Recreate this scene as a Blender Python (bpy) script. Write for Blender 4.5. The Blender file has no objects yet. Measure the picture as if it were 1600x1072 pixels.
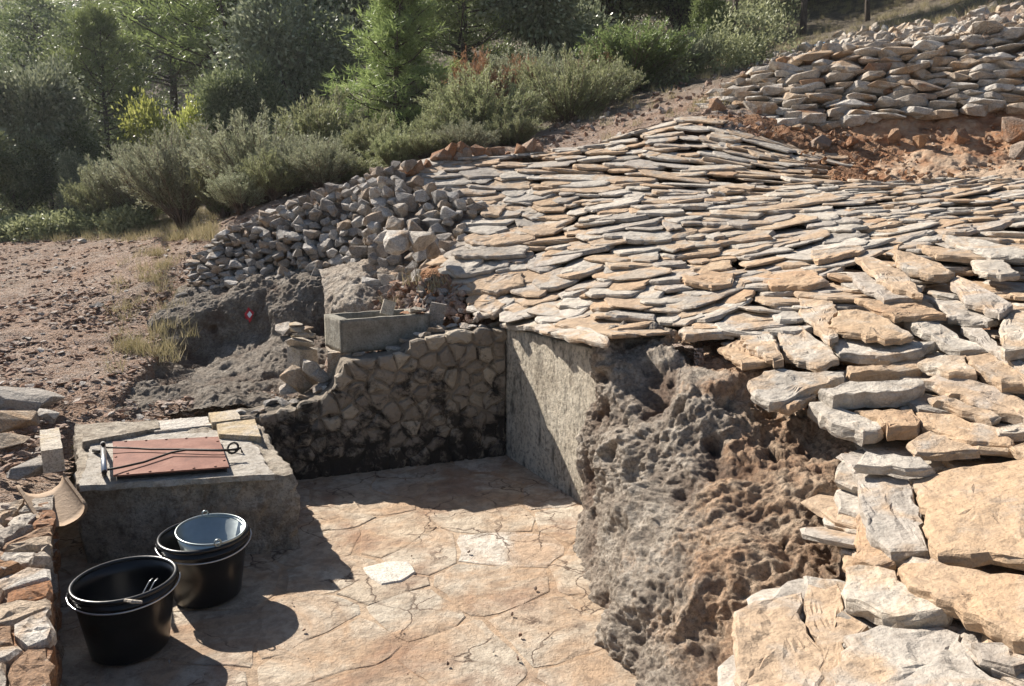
import bpy, bmesh, math, random
import numpy as np
from mathutils import Vector, Matrix, Euler
from mathutils.bvhtree import BVHTree

random.seed(7)
rng = np.random.default_rng(7)
S = bpy.context.scene
C = S.collection
R = math.radians

# ------------------------------------------------------------------ camera, sky, sun, exposure
CAM = Vector((0, 0, 1.75)); PITCH = R(10); F = 1156.0
cd = bpy.data.cameras.new('camera'); cam = bpy.data.objects.new('camera', cd); C.objects.link(cam)
cam.location = CAM; cam.rotation_euler = (R(90) - PITCH, 0, 0)
cd.sensor_width = 36; cd.lens = 36 * F / 1600; cd.clip_end = 2000; cd.clip_start = 0.05
S.camera = cam
sun_vec = Vector((-.92, .84, 1.0)).normalized()
SUN_EL = math.asin(sun_vec.z); SUN_AZ = math.atan2(sun_vec.x, sun_vec.y)
w = bpy.data.worlds.new('World'); S.world = w; w.use_nodes = True
nt = w.node_tree; nt.nodes.clear()
sky = nt.nodes.new('ShaderNodeTexSky'); sky.sky_type = 'NISHITA'; sky.sun_disc = False
sky.sun_elevation = SUN_EL; sky.sun_rotation = SUN_AZ; sky.altitude = 200
bg = nt.nodes.new('ShaderNodeBackground'); bg.inputs[1].default_value = 0.052
wo = nt.nodes.new('ShaderNodeOutputWorld')
nt.links.new(sky.outputs[0], bg.inputs[0]); nt.links.new(bg.outputs[0], wo.inputs[0])
sl = bpy.data.lights.new('sun', 'SUN'); sl.energy = 5.0; sl.angle = R(.5); sl.color = (1, .93, .83)
so = bpy.data.objects.new('sun', sl); C.objects.link(so)
so.rotation_euler = sun_vec.to_track_quat('Z', 'Y').to_euler(); so.location = (-20, 20, 30)
S.view_settings.view_transform = 'Standard'; S.view_settings.look = 'None'
S.view_settings.exposure = 1.0; S.view_settings.gamma = 1; S.view_settings.use_curve_mapping = False
S.render.engine = 'CYCLES'

# ------------------------------------------------------------------ pixel geometry of the photograph (1600 x 1072)
cp, sp = math.cos(PITCH), math.sin(PITCH)
def ray(u, v):
    a = (u - 800) / F; b = (536 - v) / F
    return Vector((a, cp + b * sp, -sp + b * cp))
def P(u, v, Y):                       # point on the view ray at distance Y
    d = ray(u, v); return CAM + d * (Y / d.y)
def PZ(u, v, z):                      # point on the view ray at height z
    d = ray(u, v); return CAM + d * ((z - CAM.z) / d.z)

# ------------------------------------------------------------------ noise in numpy
_perm = rng.permutation(256); _perm = np.concatenate([_perm, _perm, _perm])
_grad = rng.normal(size=(256, 3)); _grad /= np.linalg.norm(_grad, axis=1)[:, None]
def perlin(p):
    p = np.asarray(p, float); i = np.floor(p).astype(int); f = p - i; i &= 255
    u = f * f * f * (f * (f * 6 - 15) + 10); out = 0
    for dx in (0, 1):
        for dy in (0, 1):
            for dz in (0, 1):
                h = _perm[_perm[_perm[(i[:, 0] + dx) & 255] + ((i[:, 1] + dy) & 255)] + ((i[:, 2] + dz) & 255)]
                g = _grad[h]
                d = g[:, 0] * (f[:, 0] - dx) + g[:, 1] * (f[:, 1] - dy) + g[:, 2] * (f[:, 2] - dz)
                wx = u[:, 0] if dx else 1 - u[:, 0]; wy = u[:, 1] if dy else 1 - u[:, 1]; wz = u[:, 2] if dz else 1 - u[:, 2]
                out = out + d * wx * wy * wz
    return out * 1.5
def fbm(p, o=4, ridged=False):
    p = np.asarray(p, float); s = 0; a = 1; t = 0
    for k in range(o):
        n = perlin(p * 2 ** k + k * 17.3)
        if ridged: n = 1 - 2 * np.abs(n) * 1.3
        s = s + n * a; t += a; a *= .5
    return s / t
def worley(p):
    p = np.asarray(p, float); i = np.floor(p).astype(int); f = p - i; best = np.full(len(p), 9.0)
    for dx in (-1, 0, 1):
        for dy in (-1, 0, 1):
            for dz in (-1, 0, 1):
                h = _perm[_perm[_perm[(i[:, 0] + dx) & 255] + ((i[:, 1] + dy) & 255)] + ((i[:, 2] + dz) & 255)]
                c = (_grad[h] * .45 + .5) + np.array([dx, dy, dz])
                best = np.minimum(best, ((c - f) ** 2).sum(1))
    return np.sqrt(best)

# ------------------------------------------------------------------ object helpers
def mesh_np(name, V, Fc, smooth=False):
    me = bpy.data.meshes.new(name)
    V = np.asarray(V, np.float32)
    if isinstance(Fc, np.ndarray):
        n, k = Fc.shape
        me.vertices.add(len(V)); me.vertices.foreach_set('co', V.ravel())
        me.loops.add(n * k); me.loops.foreach_set('vertex_index', Fc.astype(np.int32).ravel())
        me.polygons.add(n); me.polygons.foreach_set('loop_start', np.arange(0, n * k, k, dtype=np.int32))
        me.polygons.foreach_set('loop_total', np.full(n, k, dtype=np.int32))
        me.update(calc_edges=True)
    else:
        me.from_pydata([tuple(map(float, v)) for v in V], [], [tuple(map(int, f)) for f in Fc]); me.update()
    me.polygons.foreach_set('use_smooth', np.full(len(me.polygons), bool(smooth)))
    return me
def obj(name, me, mat=None, parent=None, loc=None):
    o = bpy.data.objects.new(name, me); C.objects.link(o)
    if mat is not None and me is not None and not me.materials: me.materials.append(mat)
    if parent is not None: o.parent = parent
    if loc is not None: o.location = loc
    return o
def thing(name, label, cat, group=None, loc=(0, 0, 0), me=None, mat=None):
    o = obj(name, me, mat, None, loc); o['label'] = label; o['category'] = cat
    if group: o['group'] = group
    return o
def struct(o): o['kind'] = 'structure'; return o
def stuff(o): o['kind'] = 'stuff'; return o
def attr(me, name, vals):
    a = me.attributes.new(name, 'FLOAT', 'POINT'); a.data.foreach_set('value', np.asarray(vals, np.float32))

# ------------------------------------------------------------------ materials
class MB:
    def __init__(s, name):
        s.m = bpy.data.materials.new(name); s.m.use_nodes = True; s.t = s.m.node_tree; s.t.nodes.clear()
        s.out = s.n('ShaderNodeOutputMaterial'); s.b = s.n('ShaderNodeBsdfPrincipled')
        s.l(s.b.outputs[0], s.out.inputs[0]); s.b.inputs['Specular IOR Level'].default_value = .25
    def n(s, t, **k):
        n = s.t.nodes.new(t)
        for a, v in k.items(): setattr(n, a, v)
        return n
    def l(s, a, b): s.t.links.new(a, b)
    def _in(s, sock, v):
        if isinstance(v, bpy.types.NodeSocket): s.l(v, sock)
        elif v is not None: sock.default_value = v
    def math(s, op, a, b=0, c=None, clamp=False):
        n = s.n('ShaderNodeMath', operation=op, use_clamp=clamp); s._in(n.inputs[0], a); s._in(n.inputs[1], b)
        if c is not None: s._in(n.inputs[2], c)
        return n.outputs[0]
    def rnd(s):
        oi = s.n('ShaderNodeObjectInfo'); at = s.n('ShaderNodeAttribute', attribute_name='rnd')
        return s.math('FRACT', s.math('ADD', oi.outputs['Random'], at.outputs['Fac']))
    def at(s, name): return s.n('ShaderNodeAttribute', attribute_name=name).outputs['Fac']
    def pos(s, r=None, scale=(1, 1, 1)):
        g = s.n('ShaderNodeNewGeometry').outputs['Position']
        m = s.n('ShaderNodeVectorMath', operation='MULTIPLY'); s.l(g, m.inputs[0]); m.inputs[1].default_value = scale
        if r is None: return m.outputs[0]
        q = s.math('MULTIPLY', r, 47.0); c = s.n('ShaderNodeCombineXYZ')
        s.l(q, c.inputs[0]); s.l(q, c.inputs[2])
        a = s.n('ShaderNodeVectorMath', operation='ADD'); s.l(m.outputs[0], a.inputs[0]); s.l(c.outputs[0], a.inputs[1])
        return a.outputs[0]
    def noise(s, v, scale, detail=6, rough=.6, dist=0.0):
        n = s.n('ShaderNodeTexNoise'); s.l(v, n.inputs['Vector']); n.inputs['Scale'].default_value = scale
        n.inputs['Detail'].default_value = detail; n.inputs['Roughness'].default_value = rough; n.inputs['Distortion'].default_value = dist
        return n.outputs['Fac']
    def voro(s, v, scale, feature='F1', rand=1):
        n = s.n('ShaderNodeTexVoronoi', feature=feature); s.l(v, n.inputs['Vector']); n.inputs['Scale'].default_value = scale
        return n.outputs['Distance']
    def ramp(s, f, stops, interp='LINEAR'):
        n = s.n('ShaderNodeValToRGB'); s._in(n.inputs[0], f); e = n.color_ramp; e.interpolation = interp
        while len(e.elements) < len(stops): e.elements.new(.5)
        for el, (p, c) in zip(e.elements, stops):
            el.position = p; el.color = (c, c, c, 1) if not hasattr(c, '__len__') else (*c, 1)
        return n.outputs[0]
    def mix(s, f, a, b, mode='MIX'):
        n = s.n('ShaderNodeMix', data_type='RGBA', blend_type=mode); s._in(n.inputs[0], f)
        for k, v in ((6, a), (7, b)):
            if hasattr(v, '__len__') and not isinstance(v, bpy.types.NodeSocket): v = (*v, 1)
            s._in(n.inputs[k], v)
        return n.outputs[2]
    def bump(s, h, dist, strength=1, normal=None):
        n = s.n('ShaderNodeBump'); s.l(h, n.inputs['Height']); n.inputs['Distance'].default_value = dist; n.inputs['Strength'].default_value = strength
        if normal is not None: s.l(normal, n.inputs['Normal'])
        return n.outputs[0]
    def fin(s, col, rough=.9, normal=None, **k):
        s._in(s.b.inputs['Base Color'], (*col, 1) if hasattr(col, '__len__') and not isinstance(col, bpy.types.NodeSocket) else col)
        s._in(s.b.inputs['Roughness'], rough)
        if normal is not None: s.l(normal, s.b.inputs['Normal'])
        for a, v in k.items(): s._in(s.b.inputs[a.replace('_', ' ')], v)
        return s.m

def stone_mat(name, pal, stain, stain_amt=.5, dark=(.05, .045, .04), dark_amt=.3, bs=1.0, layered=False, pit=.6, fine=1.0):
    """pal: list of base colours picked by piece; stain: second colour in blotches; dark: lichen and dirt"""
    m = MB(name); r = m.rnd(); v = m.pos(r)
    st = [(i / len(pal), c) for i, c in enumerate(pal)]
    col = m.ramp(r, st, 'CONSTANT' if len(pal) > 4 else 'LINEAR')
    if layered:
        col = m.mix(m.ramp(m.noise(v, 3.2, 5, .6, .8), [(.50, 0), (.60, .75)]), col, (.40, .365, .32))
        col = m.mix(m.ramp(m.noise(v, 4.1, 6, .65, 1.2), [(.56, 0), (.66, .75)]), col, (.58, .52, .43))
    n1 = m.noise(v, 5, 5, .6, .5); n2 = m.noise(v, 22, 6, .7); n3 = m.noise(v, 110, 4, .7)
    r2 = m.math('FRACT', m.math('MULTIPLY', r, 7.31))
    lo = m.math('SUBTRACT', .62, m.math('MULTIPLY', r2, .35 * stain_amt * 2))
    f = m.n('ShaderNodeMapRange'); m.l(n1, f.inputs[0]); m.l(lo, f.inputs[1])
    m.l(m.math('ADD', lo, .16), f.inputs[2])
    col = m.mix(m.math('MULTIPLY', f.outputs[0], .85), col, stain)
    col = m.mix(m.ramp(n2, [(.34, 0), (.56, 1)]), m.mix(.3, col, (.12, .09, .07)), col)
    col = m.mix(m.ramp(n3, [(.35, .55 * fine), (.55, 0)]), col, dark)
    dk = m.noise(v, 9, 8, .75, .3)
    col = m.mix(m.ramp(dk, [(.5, 0), (.68, dark_amt)]), col, dark)
    lt = m.noise(v, 14, 4, .8)
    col = m.mix(m.ramp(lt, [(.58, 0), (.72, .4 * fine)]), col, (.62, .58, .5))
    h = m.math('ADD', m.math('MULTIPLY', m.noise(v, 12, 8, .65), 1.0), m.math('MULTIPLY', m.voro(v, 60), .15 * pit))
    b = m.bump(h, .05 * bs)
    if layered:
        vl = m.pos(r, (1.2, 1.2, 9)); b = m.bump(m.noise(vl, 9, 5, .6), .012 * bs, 1, b)
    b = m.bump(n3, .006 * bs, .8, b)
    return m.fin(col, .92, b)

SLABPAL = [(0.499, 0.456, 0.396), (0.533, 0.396, 0.267), (0.408, 0.359, 0.31), (0.568, 0.516, 0.447), (0.482, 0.318, 0.198), (0.533, 0.482, 0.413), (0.354, 0.317, 0.275), (0.55, 0.482, 0.396), (0.447, 0.404, 0.353), (0.516, 0.361, 0.232), (0.46, 0.408, 0.356), (0.55, 0.499, 0.43)]
MAT = {}
MAT['slab'] = stone_mat('slab_stone', SLABPAL, (.48, .34, .22), .45, dark=(.10, .08, .065), dark_amt=.4, bs=.45, layered=True, fine=.5, pit=.3)
MAT['rubble_grey'] = stone_mat('rubble_grey_stone', [(.42, .385, .345), (.53, .495, .45), (.34, .31, .28), (.48, .38, .29), (.62, .585, .54), (.38, .355, .33)], (.44, .31, .20), .25, dark=(.09, .08, .07), dark_amt=.45, bs=1.0)
MAT['rubble_pale'] = stone_mat('rubble_pale_stone', [(.64, .58, .50), (.58, .50, .41), (.70, .65, .58), (.58, .46, .34), (.62, .57, .50), (.52, .46, .39)], (.46, .30, .17), .3, dark=(.10, .08, .07), dark_amt=.35)
MAT['orange_rubble'] = stone_mat('orange_rubble_stone', [(.44, .28, .18), (.38, .24, .15), (.46, .36, .28), (.34, .25, .19), (.45, .26, .14)], (.35, .16, .07), .5, dark_amt=.3)
MAT['pale_block'] = stone_mat('pale_block_stone', [(.60, .54, .44), (.56, .50, .42)], (.50, .38, .22), .4, dark_amt=.25, bs=.6)
MAT['gravel'] = stone_mat('gravel_stone', [(.50, .38, .31), (.46, .31, .23), (.58, .53, .48), (.42, .32, .26), (.52, .44, .38), (.40, .26, .19)], (.33, .17, .10), .4, dark_amt=.3)

MAT['white_slab'] = stone_mat('white_slab_stone', [(.72, .67, .60), (.70, .65, .57)], (.66, .58, .47), .2, dark_amt=.12, bs=.3)
def wall_stone_mat(name, stones=True):
    m = MB(name); r = m.rnd(); v = m.pos(r if stones else None); g = m.pos()
    if stones: col = m.ramp(r, [(0, (.42, .36, .29)), (.2, (.27, .23, .19)), (.4, (.50, .43, .34)), (.6, (.30, .25, .20)), (.8, (.46, .39, .31)), (.95, (.60, .52, .41))])
    else: col = m.ramp(m.noise(g, 6), [(.3, (.20, .165, .13)), (.7, (.38, .32, .25))])
    col = m.mix(m.ramp(m.noise(v, 16, 8, .75), [(.4, 0), (.7, .4)]), col, (.36, .30, .23))
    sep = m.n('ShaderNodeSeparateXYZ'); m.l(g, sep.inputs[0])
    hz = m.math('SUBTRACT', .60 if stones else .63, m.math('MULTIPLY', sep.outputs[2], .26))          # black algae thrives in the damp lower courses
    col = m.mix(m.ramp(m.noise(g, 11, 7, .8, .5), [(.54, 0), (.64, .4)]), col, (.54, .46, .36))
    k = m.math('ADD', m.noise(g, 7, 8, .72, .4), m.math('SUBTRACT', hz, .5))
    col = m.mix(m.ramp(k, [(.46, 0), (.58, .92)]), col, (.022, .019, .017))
    h = m.noise(g, 26, 9, .7)
    return m.fin(col, .9, m.bump(m.noise(g, 120, 4, .7), .004, 1, m.bump(h, .045)))
MAT['wallstone'] = wall_stone_mat('stained_wall_stone'); MAT['wallmortar'] = wall_stone_mat('stained_mortar', False)

def plaster_mat():
    m = MB('old_lime_plaster'); g = m.pos()
    col = m.ramp(m.noise(g, 3.5, 8, .7, .6), [(.3, (.46, .39, .30)), (.5, (.68, .60, .48)), (.7, (.74, .67, .55))])
    col = m.mix(m.ramp(m.noise(g, 30, 8, .8), [(.40, .7), (.52, 0)]), col, (.13, .11, .085))
    col = m.mix(m.ramp(m.noise(m.pos(None, (1, 1, .35)), 7, 6, .7), [(.52, 0), (.64, .8)]), col, (.06, .055, .05))
    h = m.noise(g, 24, 9, .72)
    return m.fin(col, .92, m.bump(m.noise(g, 140, 4, .7), .003, 1, m.bump(h, .03)))
MAT['plaster'] = plaster_mat()

def concrete_mat(name, c0, c1, dark, amt=.6, bs=1.0):
    m = MB(name); g = m.pos()
    col = m.ramp(m.noise(g, 5, 9, .7, .4), [(.3, c0), (.65, c1)])
    col = m.mix(m.ramp(m.noise(g, 18, 9, .78), [(.45, 0), (.62, amt)]), col, dark)
    col = m.mix(m.ramp(m.noise(g, 90, 4, .7), [(.35, .5), (.5, 0)]), col, dark)
    h = m.noise(g, 20, 9, .7)
    return m.fin(col, .92, m.bump(m.noise(g, 150, 4, .7), .003 * bs, 1, m.bump(h, .035 * bs)))
MAT['boxconc'] = concrete_mat('cistern_masonry', (.42, .35, .27), (.66, .59, .49), (.13, .10, .075), .7, 1.6)
MAT['boxtop'] = concrete_mat('whitewashed_cement', (.46, .42, .365), (.62, .58, .52), (.22, .18, .14), .65, 1.1)
MAT['trough'] = concrete_mat('lichen_concrete', (.22, .20, .165), (.36, .34, .29), (.10, .085, .06), .5, .5)

def floor_mat(name, stones):
    m = MB(name); r = m.rnd(); g = m.pos(); v = m.pos(r)
    if stones: col = m.ramp(r, [(0, (.54, .46, .36)), (.3, (.58, .50, .40)), (.6, (.52, .42, .31)), (.85, (.55, .50, .42)), (.97, (.66, .60, .52))])
    else: col = m.ramp(m.noise(g, 8), [(.3, (.44, .32, .22)), (.7, (.56, .44, .32))])
    col = m.mix(m.ramp(m.noise(g, 2.2, 7, .65, .8), [(.42, 0), (.60, .8)]), col, (.44, .29, .18))
    col = m.mix(m.ramp(m.noise(g, 1.5, 6, .6, .3), [(.52, 0), (.62, .6)]), col, (.25, .125, .075))
    col = m.mix(m.ramp(m.noise(v, 13, 8, .75, .4), [(.40, .55), (.56, 0)]), col, (.20, .15, .11))
    cr = m.n('ShaderNodeTexVoronoi', feature='DISTANCE_TO_EDGE'); 
    dv = m.n('ShaderNodeVectorMath', operation='ADD'); nz = m.n('ShaderNodeTexNoise'); nz.inputs['Scale'].default_value = 5; nz.inputs['Detail'].default_value = 6
    m.l(g, nz.inputs['Vector']); sc = m.n('ShaderNodeVectorMath', operation='SCALE'); m.l(nz.outputs['Color'], sc.inputs[0]); sc.inputs['Scale'].default_value = .28
    m.l(g, dv.inputs[0]); m.l(sc.outputs[0], dv.inputs[1]); m.l(dv.outputs[0], cr.inputs['Vector']); cr.inputs['Scale'].default_value = 3.3
    crack = m.ramp(cr.outputs['Distance'], [(.0, 0), (.022, 1)])
    gate = m.ramp(m.noise(g, 1.7, 3), [(.48, 1), (.56, 0)])
    crack = m.math('MAXIMUM', crack, gate)
    col = m.mix(crack, (.10, .065, .045), col)
    h = m.math('ADD', m.noise(g, 14, 9, .68), m.math('MULTIPLY', crack, .12))
    return m.fin(col, .85, m.bump(m.noise(g, 110, 4, .7), .004, 1, m.bump(h, .03)))
MAT['floorstone'] = floor_mat('worn_paving_stone', True); MAT['floormortar'] = floor_mat('dirty_floor_mortar', False)

def rock_mat():
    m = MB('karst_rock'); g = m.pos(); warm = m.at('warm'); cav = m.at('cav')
    grey = m.ramp(m.noise(g, 7, 8, .7, .3), [(.3, (.27, .215, .17)), (.5, (.47, .40, .325)), (.7, (.69, .62, .53))])
    tan = m.ramp(m.noise(g, 5, 8, .7, .5), [(.28, (.34, .20, .12)), (.45, (.54, .36, .235)), (.6, (.64, .485, .345)), (.75, (.69, .585, .46))])
    k = m.math('ADD', warm, m.math('MULTIPLY', m.math('SUBTRACT', m.noise(g, 3.5, 7, .7), .5), 1.6))
    col = m.mix(m.ramp(k, [(.38, 0), (.62, 1)]), grey, tan)
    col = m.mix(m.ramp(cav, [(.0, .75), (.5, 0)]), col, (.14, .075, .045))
    col = m.mix(m.ramp(m.noise(g, 45, 7, .8), [(.40, .6), (.55, 0)]), col, (.07, .055, .045))
    h = m.math('ADD', m.noise(g, 18, 10, .72), m.math('MULTIPLY', m.voro(g, 38), .25))
    return m.fin(col, .93, m.bump(m.noise(g, 130, 5, .75), .006, 1, m.bump(h, .05)))
MAT['rock'] = rock_mat()

MAT['rock_dark'] = MAT['rock'].copy(); MAT['rock_dark'].name = 'shade_toned_rock'  # rock copy with its grey tones darkened, painting in shade on the back-facing side
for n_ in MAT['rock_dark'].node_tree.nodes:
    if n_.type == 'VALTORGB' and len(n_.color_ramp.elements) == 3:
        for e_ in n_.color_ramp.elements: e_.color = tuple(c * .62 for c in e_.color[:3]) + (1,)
def ground_mat():
    m = MB('red_stony_earth'); g = m.pos(); soil = m.at('soil'); dry = m.at('dry')
    col = m.ramp(m.noise(g, 2.5, 9, .7, .3), [(.3, (.34, .215, .15)), (.5, (.47, .335, .25)), (.68, (.58, .48, .40))])
    col = m.mix(m.ramp(m.noise(g, 40, 8, .75), [(.38, .6), (.54, 0)]), col, (.24, .14, .095))
    vv = m.n('ShaderNodeTexVoronoi'); m.l(g, vv.inputs['Vector']); vv.inputs['Scale'].default_value = 45
    sepc = m.n('ShaderNodeSeparateColor'); m.l(vv.outputs['Color'], sepc.inputs[0])
    col = m.mix(m.ramp(sepc.outputs[0], [(.6, 0), (.75, .55)]), col, (.46, .39, .34))
    rs = m.ramp(m.noise(g, 8, 9, .75), [(.3, (.28, .12, .06)), (.5, (.46, .25, .14)), (.72, (.58, .40, .26))])
    col = m.mix(soil, col, rs)
    dg = m.ramp(m.noise(g, 6, 9, .75), [(.3, (.11, .09, .065)), (.5, (.235, .195, .145)), (.7, (.38, .335, .27))])
    col = m.mix(dry, col, dg)
    h = m.math('ADD', m.noise(g, 16, 10, .75), m.math('MULTIPLY', m.voro(g, 30), .7))
    return m.fin(col, .95, m.bump(m.voro(g, 75), .02, 1, m.bump(h, .10)))
MAT['ground'] = ground_mat()

def leaf_mat(name, pal, rough=.55, spec=.3, trans=.3):
    m = MB(name); at = m.at('rnd'); r = m.n('ShaderNodeObjectInfo').outputs['Random']
    col = m.ramp(at, [(i / max(1, len(pal) - 1), c) for i, c in enumerate(pal)])
    hs = m.n('ShaderNodeHueSaturation'); m.l(col, hs.inputs['Color'])
    m.l(m.math('ADD', m.math('MULTIPLY', r, .02), .49), hs.inputs['Hue']); m.l(m.math('ADD', m.math('MULTIPLY', r, .4), .8), hs.inputs['Value'])
    m.fin(hs.outputs[0], rough); m.b.inputs['Specular IOR Level'].default_value = spec
    tr = m.n('ShaderNodeBsdfTranslucent'); m.l(hs.outputs[0], tr.inputs[0])
    mx = m.n('ShaderNodeMixShader'); mx.inputs[0].default_value = trans
    m.l(m.b.outputs[0], mx.inputs[1]); m.l(tr.outputs[0], mx.inputs[2]); m.l(mx.outputs[0], m.out.inputs[0])
    return m.m
MAT['pine'] = leaf_mat('pine_needles', [(0.121, 0.169, 0.068), (0.243, 0.304, 0.108), (0.405, 0.472, 0.189)], .5, .35, .35)
MAT['pine_young'] = leaf_mat('young_pine_needles', [(0.17, 0.221, 0.078), (0.261, 0.326, 0.118), (0.365, 0.418, 0.17)], .5, .35, .4)
MAT['oak'] = leaf_mat('holm_oak_leaves', [(0.078, 0.104, 0.046), (0.195, 0.227, 0.104), (0.442, 0.468, 0.286)], .5, .4, .25)
MAT['greyoak'] = leaf_mat('silver_leaves', [(0.156, 0.186, 0.108), (0.3, 0.33, 0.204), (0.528, 0.552, 0.408)], .45, .45, .25)
MAT['grey'] = leaf_mat('grey_green_leaves', [(0.22, 0.231, 0.143), (0.352, 0.369, 0.242), (0.506, 0.517, 0.374)], .6, .25, .3)
MAT['olive'] = leaf_mat('olive_green_leaves', [(0.196, 0.213, 0.109), (0.31, 0.328, 0.172), (0.448, 0.46, 0.276)], .55, .3, .35)
MAT['green'] = leaf_mat('fresh_green_leaves', [(.12, .16, .06), (.21, .27, .10), (.32, .37, .17)], .45, .35, .35)
MAT['yellow'] = leaf_mat('yellow_green_leaves', [(0.24, 0.28, 0.06), (0.4, 0.43, 0.11), (0.55, 0.56, 0.2)], .45, .3, .45)
MAT['red'] = leaf_mat('rusty_leaves', [(.26, .15, .08), (.38, .21, .12), (.42, .30, .18)], .6, .2, .3)
MAT['drygrass'] = leaf_mat('dry_grass_blades', [(0.288, 0.264, 0.12), (0.432, 0.372, 0.216), (0.552, 0.48, 0.312)], .7, .2, .25)
def bark_mat(name, a, b):
    m = MB(name); g = m.pos(None, (1, 1, .3))
    n = m.noise(g, 30, 7, .7)
    return m.fin(m.ramp(n, [(.35, a), (.65, b)]), .95, m.bump(n, .02))
MAT['bark'] = bark_mat('bark', (.05, .04, .032), (.16, .13, .105)); MAT['twig'] = bark_mat('twig_bark', (.14, .10, .075), (.27, .21, .165))

def plain(name, col, rough=.5, metal=0, bs=0, var=.0, spec=.4):
    m = MB(name); g = m.pos(); c = col
    if var: c = m.mix(m.ramp(m.noise(g, 14, 7, .7), [(.35, 0), (.7, var)]), col, tuple(x * .45 for x in col))
    nrm = m.bump(m.noise(g, 60, 5, .6), bs) if bs else None
    m.fin(c, rough, nrm, Metallic=metal); m.b.inputs['Specular IOR Level'].default_value = spec
    return m.m
MAT['blackplastic'] = plain('black_plastic', (.008, .008, .009), .30, 0, .0006, 0, .5)
MAT['zinc'] = plain('galvanised_steel', (.44, .49, .48), .33, .9, .0005, .3, .5)
MAT['iron'] = plain('dark_iron', (.035, .03, .028), .6, .6, .002, .4)
MAT['steel'] = plain('bright_wire', (.55, .55, .55), .3, .9)
MAT['redpaint'] = plain('red_trail_paint', (.50, .03, .035), .6, 0, .002, .4)
MAT['whitepaint'] = plain('white_trail_paint', (.8, .8, .78), .6)
MAT['terracotta'] = plain('terracotta', (.33, .24, .165), .85, 0, .004, .5)
m = MB('rusty_plate'); g = m.pos()
col = m.ramp(m.noise(g, 9, 9, .7), [(.3, (.13, .055, .04)), (.5, (.21, .09, .062)), (.7, (.28, .145, .105))])
col = m.mix(m.ramp(m.noise(g, 60, 6, .8), [(.4, .4), (.55, 0)]), col, (.13, .05, .035))
MAT['rust'] = m.fin(col, .75, m.bump(m.noise(g, 80, 5, .7), .0015))

# ------------------------------------------------------------------ the lie of the land
ctrl = [
 # slab catchment (u, v, distance)
 (795,512,5.0),(950,540,3.98),(740,480,5.5),(700,420,5.95),(830,380,6.4),(640,268,8.0),(1100,400,5.6),(1000,450,5.0),(1000,350,6.2),
 (1100,300,7.0),(1090,190,9.1),(1250,250,8.2),(1000,205,9.3),(820,243,8.8),(830,310,7.3),(1600,290,7.0),(1600,330,6.1),(1600,450,4.2),(1400,400,5.0),
 (1300,500,4.1),(1200,600,3.45),(1450,600,3.3),(1600,600,3.1),(1340,720,2.8),(1600,720,2.6),(1330,880,2.25),(1600,850,2.1),
 (1150,940,2.15),(1150,1072,1.78),(1600,1072,1.55),(1400,320,6.3),(1060,530,4.2),(1600,262,7.8),(1450,270,7.9),(1350,250,8.3),
 # ground at the left
 (120,660,4.6),(0,640,4.6),(100,500,6.9),(200,420,8.7),(250,362,12.5),(0,385,12),(150,358,14),(240,560,6.0),(180,630,5.0),
 (470,620,5.15),(450,560,5.7),(300,455,7.5),(450,450,7.2),(540,450,6.9),(600,455,6.3),(690,488,5.6),(400,338,8.4),(560,285,8.7),
 (330,365,8.6),(600,500,5.75),
 # hillside above
 (950,205,10),(1050,135,14),(1200,118,13.5),(1250,52,20),(1400,22,20),(1600,-20,14),(1600,35,9.6),(1450,62,10.2),(1300,80,11),(1180,128,10.6),
]
CX = [tuple(P(*c)) for c in ctrl] + [
 (1.5,.5,.75),(2.5,1,1.1),(4,3,1.45),(6,5,1.85),(8,8,3.2),(2.5,-3,.9),(-2.2,2.2,.42),(-3,3,.46),(-4,1,.4),(-2.6,0,.42),(0,-3,.6),(-6,4,.6),(-6,-4,.4),
 (-8,18,2.0),(-14,18,1.8),(-9,26,4.2),(-18,30,4.8),(-22,45,12),(0,18,4.1),(0,27,7.5),(0,42,12),(10,30,10),(12,18,7.5),(12,10,5),(25,25,14),(-6,14,1.75),(-3,13,2.3),
 (0,90,24),(-60,90,26),(60,90,34),(-60,20,6),(60,20,25),(-60,-40,-2),(60,-40,8),(0,-40,1),(-90,200,60),(90,200,60),(0,200,48),(-200,0,0),(200,0,45),(-30,60,12),(8,14,5.3)]
CX = np.array(CX)
_c = .45
def _phi(A, B): return np.sqrt(((A[:, None, :] - B[None, :, :]) ** 2).sum(2) + _c * _c)
_n = len(CX); _A = np.zeros((_n + 3, _n + 3)); _A[:_n, :_n] = _phi(CX[:, :2], CX[:, :2]) - np.eye(_n) * .02
_A[:_n, _n] = 1; _A[:_n, _n + 1:] = CX[:, :2]; _A[_n:, :_n] = _A[:_n, _n:].T
_w = np.linalg.solve(_A, np.concatenate([CX[:, 2], [0, 0, 0]]))
def H(xy):
    xy = np.atleast_2d(np.asarray(xy, float)); out = np.empty(len(xy))
    for k in range(0, len(xy), 20000):
        q = xy[k:k + 20000]; out[k:k + 20000] = _phi(q, CX[:, :2]) @ _w[:_n] + _w[_n] + q @ _w[_n + 1:]
    return out
def h1(x, y): return float(H([(x, y)])[0])
_Ys = np.geomspace(1.0, 60, 260)
def cast(u, v, lift=0):
    d = ray(u, v); t = _Ys / d.y
    pts = np.array(CAM)[None] + t[:, None] * np.array(d)[None]
    g = pts[:, 2] - (H(pts[:, :2]) + lift)
    k = np.where(g < 0)[0]
    if len(k) == 0: return None
    k = k[0]
    if k == 0: return Vector(pts[0])
    f = g[k - 1] / (g[k - 1] - g[k]); return Vector(pts[k - 1] + (pts[k] - pts[k - 1]) * f)
def grad(x, y, e=.12):
    a = H([(x + e, y), (x - e, y), (x, y + e), (x, y - e)]); return (a[0] - a[1]) / (2 * e), (a[2] - a[3]) / (2 * e)
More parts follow.
